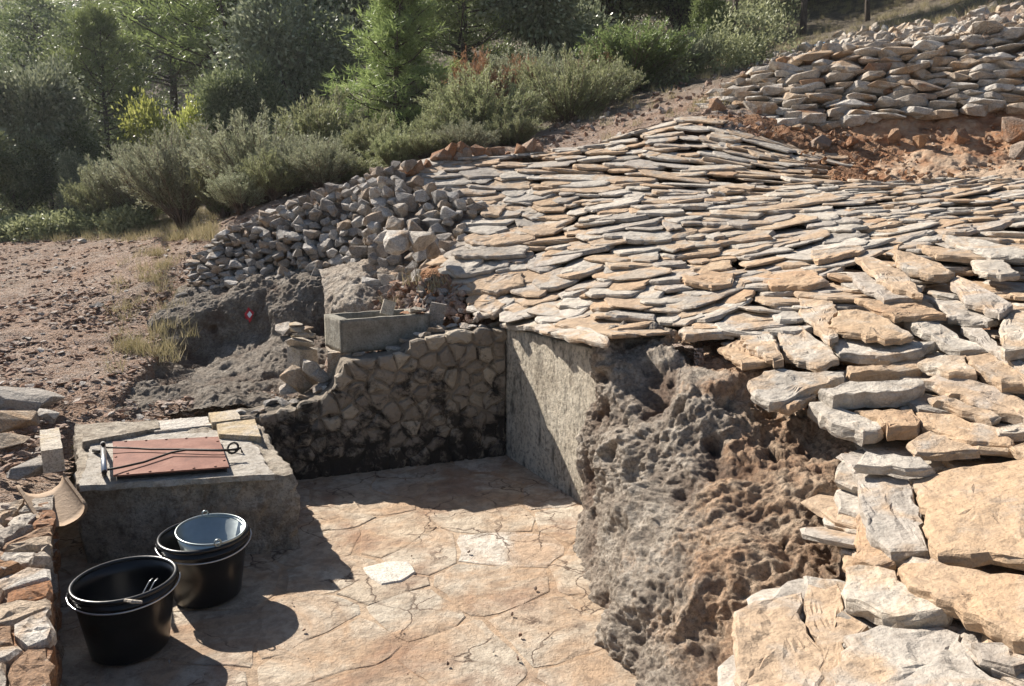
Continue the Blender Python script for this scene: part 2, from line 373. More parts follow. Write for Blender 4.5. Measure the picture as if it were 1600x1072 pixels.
def inpoly(x, y, poly):
    x = np.asarray(x); y = np.asarray(y); c = np.zeros(x.shape, bool); j = len(poly) - 1
    for i in range(len(poly)):
        xi, yi = poly[i][:2]; xj, yj = poly[j][:2]
        c ^= ((yi > y) != (yj > y)) & (x < (xj - xi) * (y - yi) / (yj - yi + 1e-12) + xi); j = i
    return c
def pdist(x, y, pts):
    d = np.full(np.shape(x), 99.)
    for (ax, ay), (bx, by) in zip(pts[:-1], pts[1:]):
        L = (bx - ax) ** 2 + (by - ay) ** 2; t = np.clip(((x - ax) * (bx - ax) + (y - ay) * (by - ay)) / L, 0, 1)
        d = np.minimum(d, np.hypot(x - ax - t * (bx - ax), y - ay - t * (by - ay)))
    return d
PIT = [(-.6, -1.2), (-1.32 - .06, 1.93), (-1.82 - .06, 2.75), (-2.26, 3.5), (-2.8, 4.55), (-1.72, 4.72), (-.13, 5.36), (.12, 5.3), (.55, 4.4), (1.0, 4.0), (1.0, 3.2), (.8, 2.4), (.85, 1.5), (1.0, -1.2)]
SLABREG = [(636,262),(700,250),(820,243),(930,228),(1000,202),(1090,178),(1115,200),(1180,215),(1245,232),(1310,240),(1290,275),(1340,288),(1400,285),(1500,280),(1620,262),(1950,235),(1950,1100),(1140,1100),(1140,940),(1330,890),(1340,720),(1250,640),(1170,600),(1120,545),(1050,532),(955,540),(870,528),(795,512),(735,495),(720,450),(690,415),(745,350),(750,325),(700,300),(636,280)]
regw = [cast(u, v) for u, v in SLABREG]; regw = [(p.x, p.y) for p in regw if p]
SOILPX = [(1095,185),(1180,215),(1250,235),(1250,285),(1350,292),(1480,288),(1620,268),(1620,165),(1500,165),(1400,180),(1300,195),(1180,185)]
soilw = [(p.x, p.y) for p in (cast(u, v) for u, v in SOILPX) if p]
soil2 = [(P(640, 480, 5.55).x, 5.5), (P(760, 500, 5.3).x, 5.3), (P(750, 440, 5.9).x, 5.9), (P(660, 440, 6.2).x, 6.2)]
ROCKPX = [[(935,560),(1080,548),(1120,540),(1230,585),(1320,640),(1400,720),(1380,900),(1170,960),(1170,1072),(990,1072),(930,960),(905,860),(905,780)],
 [(250,510),(330,465),(520,435),(560,430),(690,450),(690,505),(520,520),(500,600),(380,610),(180,628),(250,555)]]
rockw = [[(p.x, p.y) for p in (cast(u, v) for u, v in pp) if p] for pp in ROCKPX]
def sink(x, y):
    out = np.zeros(len(x))
    for k, pp in enumerate(rockw):
        ins = inpoly(x, y, pp); d = pdist(x[ins], y[ins], pp + pp[:1]); out[ins] = np.maximum(out[ins], np.minimum(d * (6, 2.2)[k] + (.16, .06)[k], (.7, .45)[k]))
    return out
def terrain(name, xs, ys, hole=None, fine=True):
    X, Y = np.meshgrid(xs, ys); x = X.ravel(); y = Y.ravel(); z = H(np.stack([x, y], 1))
    q = np.stack([x, y, np.zeros_like(x)], 1)
    ins = inpoly(x, y, regw)
    soil = inpoly(x, y, soilw) | inpoly(x, y, soil2)
    if fine: z += fbm(q * 1.5, 3) * .06 * ~ins + fbm(q * 7, 3) * .03 * ~ins + np.where(soil, fbm(q * 5, 3, True) * .05, 0)
    z -= np.where(ins, .12, 0)
    if fine:
        z -= sink(x, y)
        pd_ = pdist(x, y, PIT[:7]); z -= np.clip(1 - pd_ / .55, 0, 1) ** .6 * .13
    nx, ny = len(xs), len(ys); i = np.arange(nx * ny).reshape(ny, nx)
    Fc = np.stack([i[:-1, :-1], i[:-1, 1:], i[1:, 1:], i[1:, :-1]], -1).reshape(-1, 4)
    cx = x[Fc].mean(1); cy = y[Fc].mean(1); keep = np.ones(len(Fc), bool)
    if hole is not None: keep &= ~hole(cx, cy)
    me = mesh_np(name, np.stack([x, y, z], 1), Fc[keep], True)
    s = soil.astype(float) + np.where(inpoly(x, y, regw), .8, 0)
    attr(me, 'soil', np.clip(s + np.clip(fbm(q * .8, 3) * .8, 0, .3), 0, 1))
    dr = np.clip((y - 10.3) / 2.5 + fbm(q * .5, 3), 0, 1) * (x > -5.5 + fbm(q * .3, 2)) + np.clip((y - 12.5) / 1.5 + fbm(q, 3), 0, 1) * (x <= -5.5)
    dr = np.clip(dr + np.clip(fbm(q * .9 + 9, 3) * 2 - .4, 0, .5) * (x < 0), 0, 1)
    attr(me, 'dry', dr)
    return struct(obj(name, me, MAT['ground']))
NX0, NX1, NY0, NY1 = -9., 9., -2., 16.
terrain('ground', np.linspace(NX0, NX1, 361), np.linspace(NY0, NY1, 361), lambda x, y: inpoly(x, y, PIT))
xs = np.concatenate([np.linspace(-400, -60, 18)[:-1], np.linspace(-60, -9, 52)[:-1], np.linspace(-9, 9, 37), np.linspace(9, 60, 52)[1:], np.linspace(60, 400, 18)[1:]])
ys = np.concatenate([np.linspace(-200, -2, 40), np.linspace(-2, 16, 37)[1:], np.linspace(16, 100, 85)[1:], np.linspace(100, 600, 26)[1:]])
terrain('hillside', xs, ys, lambda x, y: (x > NX0) & (x < NX1) & (y > NY0) & (y < NY1), False)

# ------------------------------------------------------------------ piece builders
def hexa(c8, n, amp=.01, freq=6, seed=0, topf=None):
    """subdivided box from 8 corners (4 bottom then 4 top, same winding), roughened"""
    c = np.array([tuple(p) for p in c8], float)
    if isinstance(n, int): n = (n, n, n)
    V = []; idx = {}; Fc = []
    def vid(i, j, k):
        key = (i, j, k)
        if key not in idx:
            a, b, t = i / n[0], j / n[1], k / n[2]
            lo = (c[0] * (1 - a) + c[1] * a) * (1 - b) + (c[3] * (1 - a) + c[2] * a) * b
            hi = (c[4] * (1 - a) + c[5] * a) * (1 - b) + (c[7] * (1 - a) + c[6] * a) * b
            idx[key] = len(V); V.append(lo * (1 - t) + hi * t)
        return idx[key]
    for i in range(n[0]):
        for j in range(n[1]):
            Fc.append((vid(i, j, n[2]), vid(i + 1, j, n[2]), vid(i + 1, j + 1, n[2]), vid(i, j + 1, n[2])))
            Fc.append((vid(i, j, 0), vid(i, j + 1, 0), vid(i + 1, j + 1, 0), vid(i + 1, j, 0)))
    for i in range(n[0]):
        for k in range(n[2]):
            Fc.append((vid(i, 0, k), vid(i + 1, 0, k), vid(i + 1, 0, k + 1), vid(i, 0, k + 1)))
            Fc.append((vid(i + 1, n[1], k), vid(i, n[1], k), vid(i, n[1], k + 1), vid(i + 1, n[1], k + 1)))
    for j in range(n[1]):
        for k in range(n[2]):
            Fc.append((vid(0, j + 1, k), vid(0, j, k), vid(0, j, k + 1), vid(0, j + 1, k + 1)))
            Fc.append((vid(n[0], j, k), vid(n[0], j + 1, k), vid(n[0], j + 1, k + 1), vid(n[0], j, k + 1)))
    V = np.array(V)
    if topf is not None: V = topf(V)
    ctr = V.mean(0); d = V - ctr; d /= np.linalg.norm(d, axis=1)[:, None] + 1e-9
    V = V + d * (fbm(V * freq + seed * 3.7, 4) * amp)[:, None]
    return V, np.array(Fc)
def hull_stone(seed, flat=1.0, npts=20, boxy=.5):
    r = random.Random(seed); bm = bmesh.new()
    for i in range(npts):
        v = Vector((r.gauss(0, 1), r.gauss(0, 1), r.gauss(0, 1))).normalized()
        k = max(abs(v.x), abs(v.y), abs(v.z)); v = v.lerp(v / k, boxy) * r.uniform(.8, 1.0)
        v.z *= flat; bm.verts.new(v * .5)
    bmesh.ops.convex_hull(bm, input=bm.verts)
    bmesh.ops.delete(bm, geom=[v for v in bm.verts if not v.link_faces], context='VERTS')
    bmesh.ops.dissolve_limit(bm, angle_limit=R(9), verts=bm.verts, edges=bm.edges)
    bmesh.ops.bevel(bm, geom=bm.edges[:], offset=.016, segments=1, affect='EDGES', clamp_overlap=True)
    bmesh.ops.triangulate(bm, faces=bm.faces)
    me = bpy.data.meshes.new('stone'); bm.to_mesh(me); bm.free()
    return me
STONES = [hull_stone(i, 1.0, random.choice((12, 16, 20)), random.uniform(.2, .8)) for i in range(16)]
def slab_proto(seed, n=15):
    r = random.Random(seed); pts = []
    k = r.choice((3, 4, 4, 5)); ph = r.uniform(0, 6.28); ex = r.uniform(2.2, 4.5)
    for i in range(n):
        a = 2 * math.pi * (i + r.uniform(-.3, .3)) / n
        c, s = math.cos(a), math.sin(a)
        rr = (abs(c) ** ex + abs(s) ** ex) ** (-1 / ex)
        rr *= 1 + .10 * math.cos(k * a + ph) + r.uniform(-.07, .07)
        pts.append((c * rr * .5, s * rr * .5))
    V = []; Fc = []
    for (sc, z, jz, jr) in ((.30, 0, .04, .05), (.72, .02, .10, .04), (.95, -.04, .15, .02), (1.0, -.30, .13, .03), (.985, -.72, .12, .05), (.90, -1.0, .05, .02)):
        for (x, y) in pts:
            q = sc * (1 + r.uniform(-jr, jr)); V.append((x * q, y * q, z + r.uniform(-jz, jz) * (.6 if z == 0 else 1)))
    V.append((0, 0, r.uniform(-.05, .1))); c0 = len(V) - 1
    for i in range(n):
        j = (i + 1) % n; Fc.append((c0, i, j))
        for q in range(5):
            a, b = q * n, (q + 1) * n; Fc.append((a + i, b + i, b + j, a + j))
    Fc.append(tuple(5 * n + i for i in reversed(range(n))))
    # quads to triangles
    T = []
    for f in Fc:
        for k in range(1, len(f) - 1): T.append((f[0], f[k], f[k + 1]))
    return np.array(V), np.array(T)
PROTO = [slab_proto(s) for s in range(26)]
PROTOME = [mesh_np('slab', v, f) for v, f in PROTO]
def frame(xd, yd):
    x = xd.normalized(); z = x.cross(yd).normalized(); y = z.cross(x); return Matrix((x, y, z)).transposed()
def place(name, me, mat, parent, loc, rot3, scale):
    o = bpy.data.objects.new(name, me); C.objects.link(o)
    if not me.materials: me.materials.append(mat)
    elif me.materials[0] != mat: o.material_slots[0].link = 'OBJECT'; o.material_slots[0].material = mat
    M = Matrix.Translation(loc) @ rot3.to_4x4() @ Matrix.Diagonal((*scale, 1)); o.matrix_world = M
    if parent is not None: o.parent = parent
    return o
class Joined:
    def __init__(s): s.V = []; s.F = []; s.r = []; s.n = 0
    def add(s, V, Fc, rot3, loc, scale, rnd=None):
        V = (np.asarray(V) * np.array(scale)) @ np.array(rot3).T + np.array(loc)
        s.V.append(V); s.F.append(np.asarray(Fc) + s.n); s.n += len(V); s.r.append(np.full(len(V), random.random() if rnd is None else rnd))
    def build(s, name, mat, parent=None, smooth=False):
        me = mesh_np(name, np.concatenate(s.V), np.concatenate(s.F), smooth); attr(me, 'rnd', np.concatenate(s.r))
        return obj(name, me, mat, parent)
def me_arrays(me):
    V = np.empty(len(me.vertices) * 3, np.float32); me.vertices.foreach_get('co', V)
    return V.reshape(-1, 3), np.array([tuple(p.vertices) for p in me.polygons])
BLOCKS = [hull_stone(200 + i, 1.0, 26, .92) for i in range(12)]
STONEARR = [me_arrays(m) for m in STONES]
def tube(pts, rad, sides=6, close=False):
    pts = [Vector(p) for p in pts]; V = []; Fc = []
    n = len(pts)
    if not hasattr(rad, '__len__'): rad = [rad] * n
    for i, p in enumerate(pts):
        a = pts[(i - 1) % n] if (i or close) else p; b = pts[(i + 1) % n] if (i < n - 1 or close) else p
        d = (b - a).normalized(); up = Vector((0, 0, 1)) if abs(d.z) < .9 else Vector((1, 0, 0))
        x = d.cross(up).normalized(); y = x.cross(d)
        for k in range(sides):
            t = 2 * math.pi * k / sides; V.append(p + (x * math.cos(t) + y * math.sin(t)) * rad[i])
    m = n if close else n - 1
    for i in range(m):
        for k in range(sides):
            j = (i + 1) % n; k2 = (k + 1) % sides
            Fc.append((i * sides + k, i * sides + k2, j * sides + k2, j * sides + k))
    if not close:
        Fc.append(tuple(range(sides - 1, -1, -1))); Fc.append(tuple((n - 1) * sides + k for k in range(sides)))
    return V, Fc
def joinVF(parts):
    V = []; Fc = []
    for v, f in parts:
        o = len(V); V += [tuple(x) for x in v]; Fc += [tuple(int(i) + o for i in q) for q in f]
    return V, Fc
def mesh(name, VF, smooth=False): return mesh_np(name, np.array([tuple(v) for v in VF[0]]), [tuple(f) for f in VF[1]], smooth)

# ------------------------------------------------------------------ rock outcrops
def grid_rock(name, rows, nu, nv, disp, warmf=None, seed=0, label=None, cat='rock', pre=None):
    G = np.array([[tuple(p) for p in r] for r in rows])           # (R, Cn, 3)
    def cr(A, n):                                                  # Catmull-Rom along axis 0
        m = len(A); A = np.concatenate([[2 * A[0] - A[1]], A, [2 * A[-1] - A[-2]]])
        t = np.linspace(0, m - 1 - 1e-6, n); k = t.astype(int); f = (t - k)[:, None, None]
        a, b, c, d = A[k], A[k + 1], A[k + 2], A[k + 3]
        return .5 * (2 * b + (c - a) * f + (2 * a - 5 * b + 4 * c - d) * f ** 2 + (3 * b - a - 3 * c + d) * f ** 3)
    A = cr(G, nv); A = cr(A.transpose(1, 0, 2), nu).transpose(1, 0, 2)      # (nv, nu, 3)
    du = np.gradient(A, axis=1); dv = np.gradient(A, axis=0); N = np.cross(du, dv); N /= np.linalg.norm(N, axis=2)[..., None] + 1e-9
    V = A.reshape(-1, 3); N = N.reshape(-1, 3)
    ctr = np.array(CAM) - V; s = np.sign((N * ctr).sum(1).mean()) or 1; N = N * s
    q = V + seed * 5.1
    q2 = q + np.stack([fbm(q * 3, 2), fbm(q * 3 + 7, 2), fbm(q * 3 + 13, 2)], 1) * .12
    w1 = worley(q2 * 5.0); w2 = worley(q2 * 14); w3 = worley(q * 34)
    d = disp * (fbm(q * 1.8, 3) * .17 + fbm(q2 * 4.5, 5) * .075 + fbm(q2 * 9, 4, True) * .018 - np.clip(.34 - w1, 0, 1) * .36 * (fbm(q * 1.3 + 5, 2) > -.1) - np.clip(.40 - w2, 0, 1) * .09 * np.clip(fbm(q * 2.2 + 3, 2) * 3, 0, 1) + fbm(q * 14, 4, True) * .012 + fbm(q * 26, 4) * .024 - np.clip(.4 - w3, 0, 1) * .03 * np.clip(fbm(q * 3 + 8, 2) * 3, 0, 1))
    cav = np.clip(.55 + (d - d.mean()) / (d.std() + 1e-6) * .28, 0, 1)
    V = V + N * d[:, None]
    i = np.arange(nu * nv).reshape(nv, nu)
    Fc = np.stack([i[:-1, :-1], i[:-1, 1:], i[1:, 1:], i[1:, :-1]], -1).reshape(-1, 4)
    if s < 0: Fc = Fc[:, ::-1].copy()
    me = mesh_np(name, V, Fc, True)
    tt, ss = np.meshgrid(np.linspace(0, 1, nu), np.linspace(0, 1, nv))
    attr(me, 'warm', np.zeros(len(V)) if warmf is None else warmf(tt.ravel(), ss.ravel())); attr(me, 'cav', cav)
    o = thing(name, label, cat, me=me, mat=MAT['rock'])
    return o, V, Fc
def hid(p, dx=.12, dy=.06, dz=-.25): return Vector(p) + Vector((dx, dy, dz))
rr = [
 [(955,520,4.45),(1000,512,4.62),(1040,515,4.6),(1080,520,4.5),(1120,520,4.5)],
 [(942,545,4.14),(1000,530,4.3),(1040,533,4.25),(1090,548,4.1),(1140,545,4.15)],
 [(926,620,4.06),(1000,620,3.76),(1080,612,3.55),(1170,620,3.55),(1250,610,3.5)],
 [(912,700,4.02),(1000,700,3.5),(1100,700,3.24),(1230,680,3.25),(1330,655,3.2)],
 [(903,770,4.0),(985,760,3.44),(1120,765,2.98),(1290,740,2.86),(1400,715,2.85)],
 [(903,845,3.68),(985,850,3.12),(1120,850,2.76),(1290,830,2.6),(1380,810,2.5)],
 [(915,930,3.22),(1000,940,2.78),(1110,940,2.52),(1260,900,2.4),(1380,900,2.25)],
 [(950,1010,2.78),(1020,1010,2.55),(1100,1010,2.4),(1200,985,2.2),(1320,1000,2.0)],
 [(990,1080,2.46),(1040,1080,2.3),(1100,1080,2.15),(1190,1080,1.95),(1300,1080,1.75)],
 [(1080,1300,1.75),(1140,1280,1.7),(1200,1280,1.6),(1280,1280,1.5),(1400,1280,1.4)]]
rows = []
for k, r in enumerate(rr):
    pts = [P(*c) for c in r]; pts[-1].z -= .10; pts[-2].z -= .02
    rows.append([pts[0] + Vector((-.0, .30, -.02)) if k < 4 else pts[0] + Vector((.10, .10, -.3))] + pts)
def warm(t, s): return np.clip((t - .47) * 1.9 + (s - .5) * .6 + .27, -.2, 1.1)
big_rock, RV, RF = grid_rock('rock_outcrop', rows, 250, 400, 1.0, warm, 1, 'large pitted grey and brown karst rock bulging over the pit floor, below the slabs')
rows2 = [
 [P(285,452,7.6), P(350,436,7.5), P(430,428,7.4), P(520,418,7.3), P(560,415,7.3)],
 [P(262,482,7.1), P(340,462,7.1), P(420,448,7.0), P(500,440,6.9), P(540,445,6.9)],
 [P(232,512,6.75), P(330,490,6.85), P(395,486,6.85), P(470,480,6.7), P(530,480,6.7)],
 [P(260,535,6.5), P(320,545,6.75), P(395,530,6.75), P(460,520,6.5), P(520,520,6.5)],
 [P(240,560,6.1), P(310,575,6.35), P(390,560,6.2), P(450,560,5.9), P(520,560,5.9)],
 [P(205,595,5.65), P(290,595,5.7), P(380,590,5.6), P(450,600,5.45), P(520,600,5.4)],
 [P(165,630,5.15), P(260,628,5.15), P(370,620,5.15), P(450,625,5.1), P(520,625,5.1)],
 [P(160,650,4.95), P(260,650,4.85), P(370,640,4.9), P(450,645,4.95), P(520,640,5)]]
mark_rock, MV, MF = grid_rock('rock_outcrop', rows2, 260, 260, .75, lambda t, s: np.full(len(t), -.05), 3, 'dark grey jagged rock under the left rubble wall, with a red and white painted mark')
rows3 = [
 [P(500,425,7.0), P(540,415,6.9), P(590,405,6.8), P(640,410,6.7), P(700,430,6.4)],
 [P(505,445,6.5), P(545,430,6.4), P(590,425,6.4), P(640,430,6.3), P(720,455,6.1)],
 [P(508,480,6.2), P(550,470,6.0), P(600,470,6.05), P(650,465,6.0), P(725,480,5.8)],
 [P(508,520,6.0), P(550,510,5.85), P(600,510,5.85), P(650,505,5.85), P(690,510,5.7)]]
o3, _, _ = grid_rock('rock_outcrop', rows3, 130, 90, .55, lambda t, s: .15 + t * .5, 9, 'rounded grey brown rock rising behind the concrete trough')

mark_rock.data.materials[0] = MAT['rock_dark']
# painted trail mark laid on the rock
bvh = BVHTree.FromPolygons([tuple(v) for v in MV], [tuple(f) for f in MF])
def decal(name, pxpts, mat, lift, parent):
    cu = sum(p[0] for p in pxpts) / len(pxpts); cv = sum(p[1] for p in pxpts) / len(pxpts); V = []; Fc = []; n = len(pxpts); K = 4
    for k in range(K + 1):
        for (u, v) in pxpts:
            t = k / K; d = ray(cu + (u - cu) * t, cv + (v - cv) * t).normalized(); h = bvh.ray_cast(CAM, d)
            p = h[0] if h[0] else P(cu, cv, 6.8); V.append(p - d * lift)
    for k in range(K):
        for i in range(n):
            j = (i + 1) % n; Fc.append((k * n + i, k * n + j, (k + 1) * n + j, (k + 1) * n + i))
    return obj(name, mesh(name, (V, Fc), True), mat, parent)
def lerp_poly(pts, k=3): return [(a[0] + (b[0] - a[0]) * t / k, a[1] + (b[1] - a[1]) * t / k) for a, b in zip(pts, pts[1:] + pts[:1]) for t in range(k)]
decal('red_mark', lerp_poly([(388,480),(392,484),(397,488),(395,494),(393,500),(390,505),(388,500),(383,497),(382,490),(385,486)]), MAT['redpaint'], .02, mark_rock)
decal('white_mark', lerp_poly([(390,486),(394,491.5),(390,497),(386,491.5)]), MAT['whitepaint'], .026, mark_rock)

# ------------------------------------------------------------------ voronoi pieces
def clip(poly, px, py, nx, ny):
    out = []
    for i in range(len(poly)):
        a, b = poly[i], poly[(i + 1) % len(poly)]
        da = (a[0] - px) * nx + (a[1] - py) * ny; db = (b[0] - px) * nx + (b[1] - py) * ny
        if da <= 0: out.append(a)
        if (da < 0 < db) or (db < 0 < da):
            t = da / (da - db); out.append((a[0] + (b[0] - a[0]) * t, a[1] + (b[1] - a[1]) * t))
    return out
def voronoi(sites, box, gap, ax=1.0):
    cells = []
    for i, (x, y) in enumerate(sites):
        poly = list(box)
        for j, (u, v) in enumerate(sites):
            if i == j or (u - x) ** 2 + (v - y) ** 2 > 1.6: continue
            d = math.hypot(u - x, v - y); poly = clip(poly, (x + u) / 2 - (u - x) / d * gap, (y + v) / 2 - (v - y) / d * gap, (u - x) / d, (v - y) / d)
            if len(poly) < 3: break
        if len(poly) >= 3: cells.append((x, y, poly))
    return cells
def poly_stone(poly, to3, h, r, step=.07, jit=.008, bevel=.012, back=.06, rough=.004):
    cx = sum(p[0] for p in poly) / len(poly); cy = sum(p[1] for p in poly) / len(poly); ring = []
    for a, b in zip(poly, poly[1:] + poly[:1]):
        L = math.hypot(b[0] - a[0], b[1] - a[1]); n = max(1, int(L / step))
        if L < .012: continue
        for k in range(n):
            t = k / n; j = jit * (1 if k else .6); x = a[0] + (b[0] - a[0]) * t + r.uniform(-j, j); y = a[1] + (b[1] - a[1]) * t + r.uniform(-j, j)
            if k == 0: x += (cx - x) * .05; y += (cy - y) * .05
            ring.append((x, y))
    n = len(ring); V = []; Fc = []
    def sc(p, d):
        L = math.hypot(p[0] - cx, p[1] - cy) + 1e-6; k = max(0.2, 1 - d / L); return cx + (p[0] - cx) * k, cy + (p[1] - cy) * k
    for (d, z) in ((0, -back), (0, h * .35), (bevel, h), (bevel * 4, h * 1.15)):
        for p in ring: q = sc(p, d); V.append(to3(q[0], q[1], z + (r.uniform(-rough, rough) if z > 0 else 0)))
    V.append(to3(cx, cy, h * 1.2)); c = len(V) - 1
    for i in range(n):
        j = (i + 1) % n
        for k in range(3): Fc.append((k * n + i, k * n + j, (k + 1) * n + j, (k + 1) * n + i))
        Fc.append((3 * n + i, 3 * n + j, c))
    return V, Fc
def poisson(x0, x1, y0, y1, n, dmin, r, sx=1.0):
    pts = []
    for _ in range(n * 60):
        if len(pts) >= n: break
        x = r.uniform(x0, x1); y = r.uniform(y0, y1); dm = dmin * r.choice((.55, .8, 1.15, 1.5))
        if all(((x - a) / sx) ** 2 + (y - b) ** 2 > dm * dm for a, b in pts): pts.append((x, y))
    return pts

# ------------------------------------------------------------------ pit floor
rf = random.Random(11)
floor = struct(obj('pit_floor', mesh('pit_floor', ([(-3.2, -1.5, 0), (1.4, -1.5, 0), (1.4, 5.8, 0), (-3.2, 5.8, 0)], [(0, 1, 2, 3)])), MAT['floormortar']))
sites = poisson(-2.3, 1.0, -.2, 5.5, 110, .30, rf, 1.15)
for x, y, poly in voronoi(sites, [(-2.4, -.3), (1.1, -.3), (1.1, 5.6), (-2.4, 5.6)], .004):
    VF = poly_stone(poly, lambda a, b, z: (a, b, z + .001), rf.uniform(.0015, .005), rf, .09, .022, .006, .01, .0015)
    obj('paving_stone', mesh('paving_stone', VF), MAT['floorstone'], floor)
WS = PZ(612, 896, .01); q = [PZ(u, v, .012) for u, v in ((565,886),(600,877),(638,876),(652,893),(630,908),(596,914),(578,903))]
obj('paving_stone', mesh('paving_stone', poly_stone([(p.x, p.y) for p in q], lambda a, b, z: (a, b, z + .004), .009, rf, .06, .004, .006, .01, .001)), MAT['white_slab'], floor)
# pebbles and crumbs on the floor
peb = Joined()
for k in range(150):
    x = rf.uniform(-1.7, .5); y = rf.uniform(1.6, 5.0); s = rf.choice((.006, .007, .009, .012, .02)) if rf.random() < .6 else .006
    V, Fc = rf.choice(STONEARR); peb.add(V, Fc, Euler((rf.random() * 3, rf.random() * 3, rf.random() * 3)).to_matrix(), (x, y, .012 + s * .3), (s, s, s * .6))
stuff(peb.build('floor_grit', MAT['gravel']))

# ------------------------------------------------------------------ back wall of the pit
BW0 = Vector((-1.78, 4.56, 0)); BW1 = Vector((-.05, 5.2, 0)); bd = (BW1 - BW0); BL = bd.length; bd.normalize(); bn = Vector((bd.y, -bd.x, 0))
prof = [(0, .46), (.15, .47), (.38, .50), (.60, .58), (.66, .66), (.69, .78), (1.1, .81), (1.22, .90), (1.5, .94), (BL, .95)]
def ptop(s):
    return float(np.interp(s, [p[0] for p in prof], [p[1] for p in prof]))
bw = thing('retaining_wall', 'stained masonry wall at the back of the pit, under the concrete trough', 'wall', loc=BW0)
def bwp(s, z, d): p = bd * s + bn * d; return (p.x, p.y, z)      # local to the wall
n = 60; V = []; Fc = []
for i in range(n + 1):
    s = BL * i / n; t = ptop(s) - .02 + rf.uniform(-.008, .008)
    for (z, d) in ((-.02, .012), (t * .33, .012), (t * .66, .012), (t, .0), (t + .01, -.18), (t - .01, -.34), (-.02, -.34)): V.append(bwp(s, z, d + rf.uniform(-.008, .008)))
for i in range(n):
    for k in range(6): Fc.append((i * 7 + k, (i + 1) * 7 + k, (i + 1) * 7 + k + 1, i * 7 + k + 1))
obj('mortar', mesh('mortar', (V, Fc)), MAT['wallmortar'], bw)
sites = poisson(.02, BL - .02, .02, .93, 150, .105, rf, 1.6)
sites = [p for p in sites if p[1] < ptop(p[0]) - .02]
mirror = [(s, 2 * ptop(s) - z) for s, z in sites if ptop(s) - z < .28]
for k, (x, y, poly) in enumerate(voronoi(sites + mirror, [(0, -.01), (BL, -.01), (BL, 1.3), (0, 1.3)], .005)):
    if (x, y) not in sites: continue
    hh = rf.uniform(.014, .04)
    obj('stone', mesh('stone', poly_stone(poly, lambda a, b, z: bwp(a, b, z), hh * .6 + .010, rf, .045, .016, .012, .03, .006)), MAT['wallstone'], bw)
# loose capping stones along the wall top
for k in range(26):
    s = .05 + (BL - .1) * k / 25 + rf.uniform(-.03, .03)
    if .62 < s < 1.02 and rf.random() < .7: continue
    z = ptop(s); a = rf.uniform(.06, .13); p = BW0 + Vector(bwp(s, z + .0, -rf.uniform(.06, .24)))
    o = place('capping_stone', rf.choice(STONES), MAT['rubble_grey'] if s < 1.0 else MAT['rubble_pale'], None, p - BW0, Euler((rf.uniform(-.3, .3), rf.uniform(-.3, .3), rf.random() * 6)).to_matrix(), (a * 1.4, a, a * .5)); o.parent = bw

# ------------------------------------------------------------------ plastered wall, right side of the pit
A = Vector((-.05, 5.2, 0)); B = Vector((.50, 4.12, 0)); pd = (B - A); pn = Vector((-pd.y, pd.x, 0)).normalized() * -1
if pn.x > 0: pn = -pn
ba = -pn * .30
Vp, Fp = hexa([A + Vector((0, 0, -.03)), B + Vector((0, 0, -.03)), B + ba + Vector((0, 0, -.03)), A + ba + Vector((0, 0, -.03)),
               A + Vector((0, 0, .955)), B + Vector((0, 0, .975)), B + ba + Vector((0, 0, .955)), A + ba + Vector((0, 0, .955))], (40, 4, 40), .012, 5, 2)
thing('plastered_wall', 'smooth lime plastered wall on the right side of the pit, under the slab eave', 'wall', me=mesh('plastered_wall', (Vp, Fp), True), mat=MAT['plaster'])

# ------------------------------------------------------------------ left wall of the pit
lw = thing('pit_kerb_wall', 'low crumbling stone wall along the left edge of the pit, beside the black buckets', 'wall', loc=(-1.6, 2.3, 0))
L0 = Vector((-.62, .75, 0)); L1 = Vector((-2.22, 3.40, 0)); ld = L1 - L0; LL = ld.length; ld.normalize(); ln = Vector((-ld.y, ld.x, 0))
if ln.x > 0: ln = -ln
def lp(s, z, d): return L0 + ld * s + ln * d + Vector((0, 0, z))
V, Fc = hexa([lp(0, -.02, .38), lp(LL, -.02, .38), lp(LL, -.02, .03), lp(0, -.02, .03), lp(0, .385, .38), lp(LL, .385, .38), lp(LL, .385, .04), lp(0, .385, .04)], (60, 8, 10), .012, 5, 4)
o = obj('mortar', mesh('mortar', (V - np.array((-1.6, 2.3, 0)), Fc), True), MAT['orange_rubble'], lw)
sites = poisson(.0, LL, .0, .55, 75, .125, rf, 1.3)
for x, y, poly in voronoi(sites, [(0, 0), (LL, 0), (LL, .55), (0, .55)], .006):
    f = lambda a, b, z: lp(a, z, b) - Vector((-1.6, 2.3, 0)) + Vector((0, 0, .40))
    obj('stone', mesh('stone', poly_stone(poly, f, rf.uniform(.005, .035), rf, .05, .014, .014, .03, .008)), rf.choice((MAT['rubble_pale'], MAT['rubble_pale'], MAT['orange_rubble'])), lw)
sites = poisson(.0, LL, .0, .4, 60, .12, rf, 1.4)
for x, y, poly in voronoi(sites, [(0, 0), (LL, 0), (LL, .40), (0, .40)], .008):
    f = lambda a, b, z: lp(a, b, .03 - z) - Vector((-1.6, 2.3, 0))
    obj('stone', mesh('stone', poly_stone(poly, f, rf.uniform(.01, .03), rf, .05, .012, .014, .03, .006)), MAT['orange_rubble'], lw)

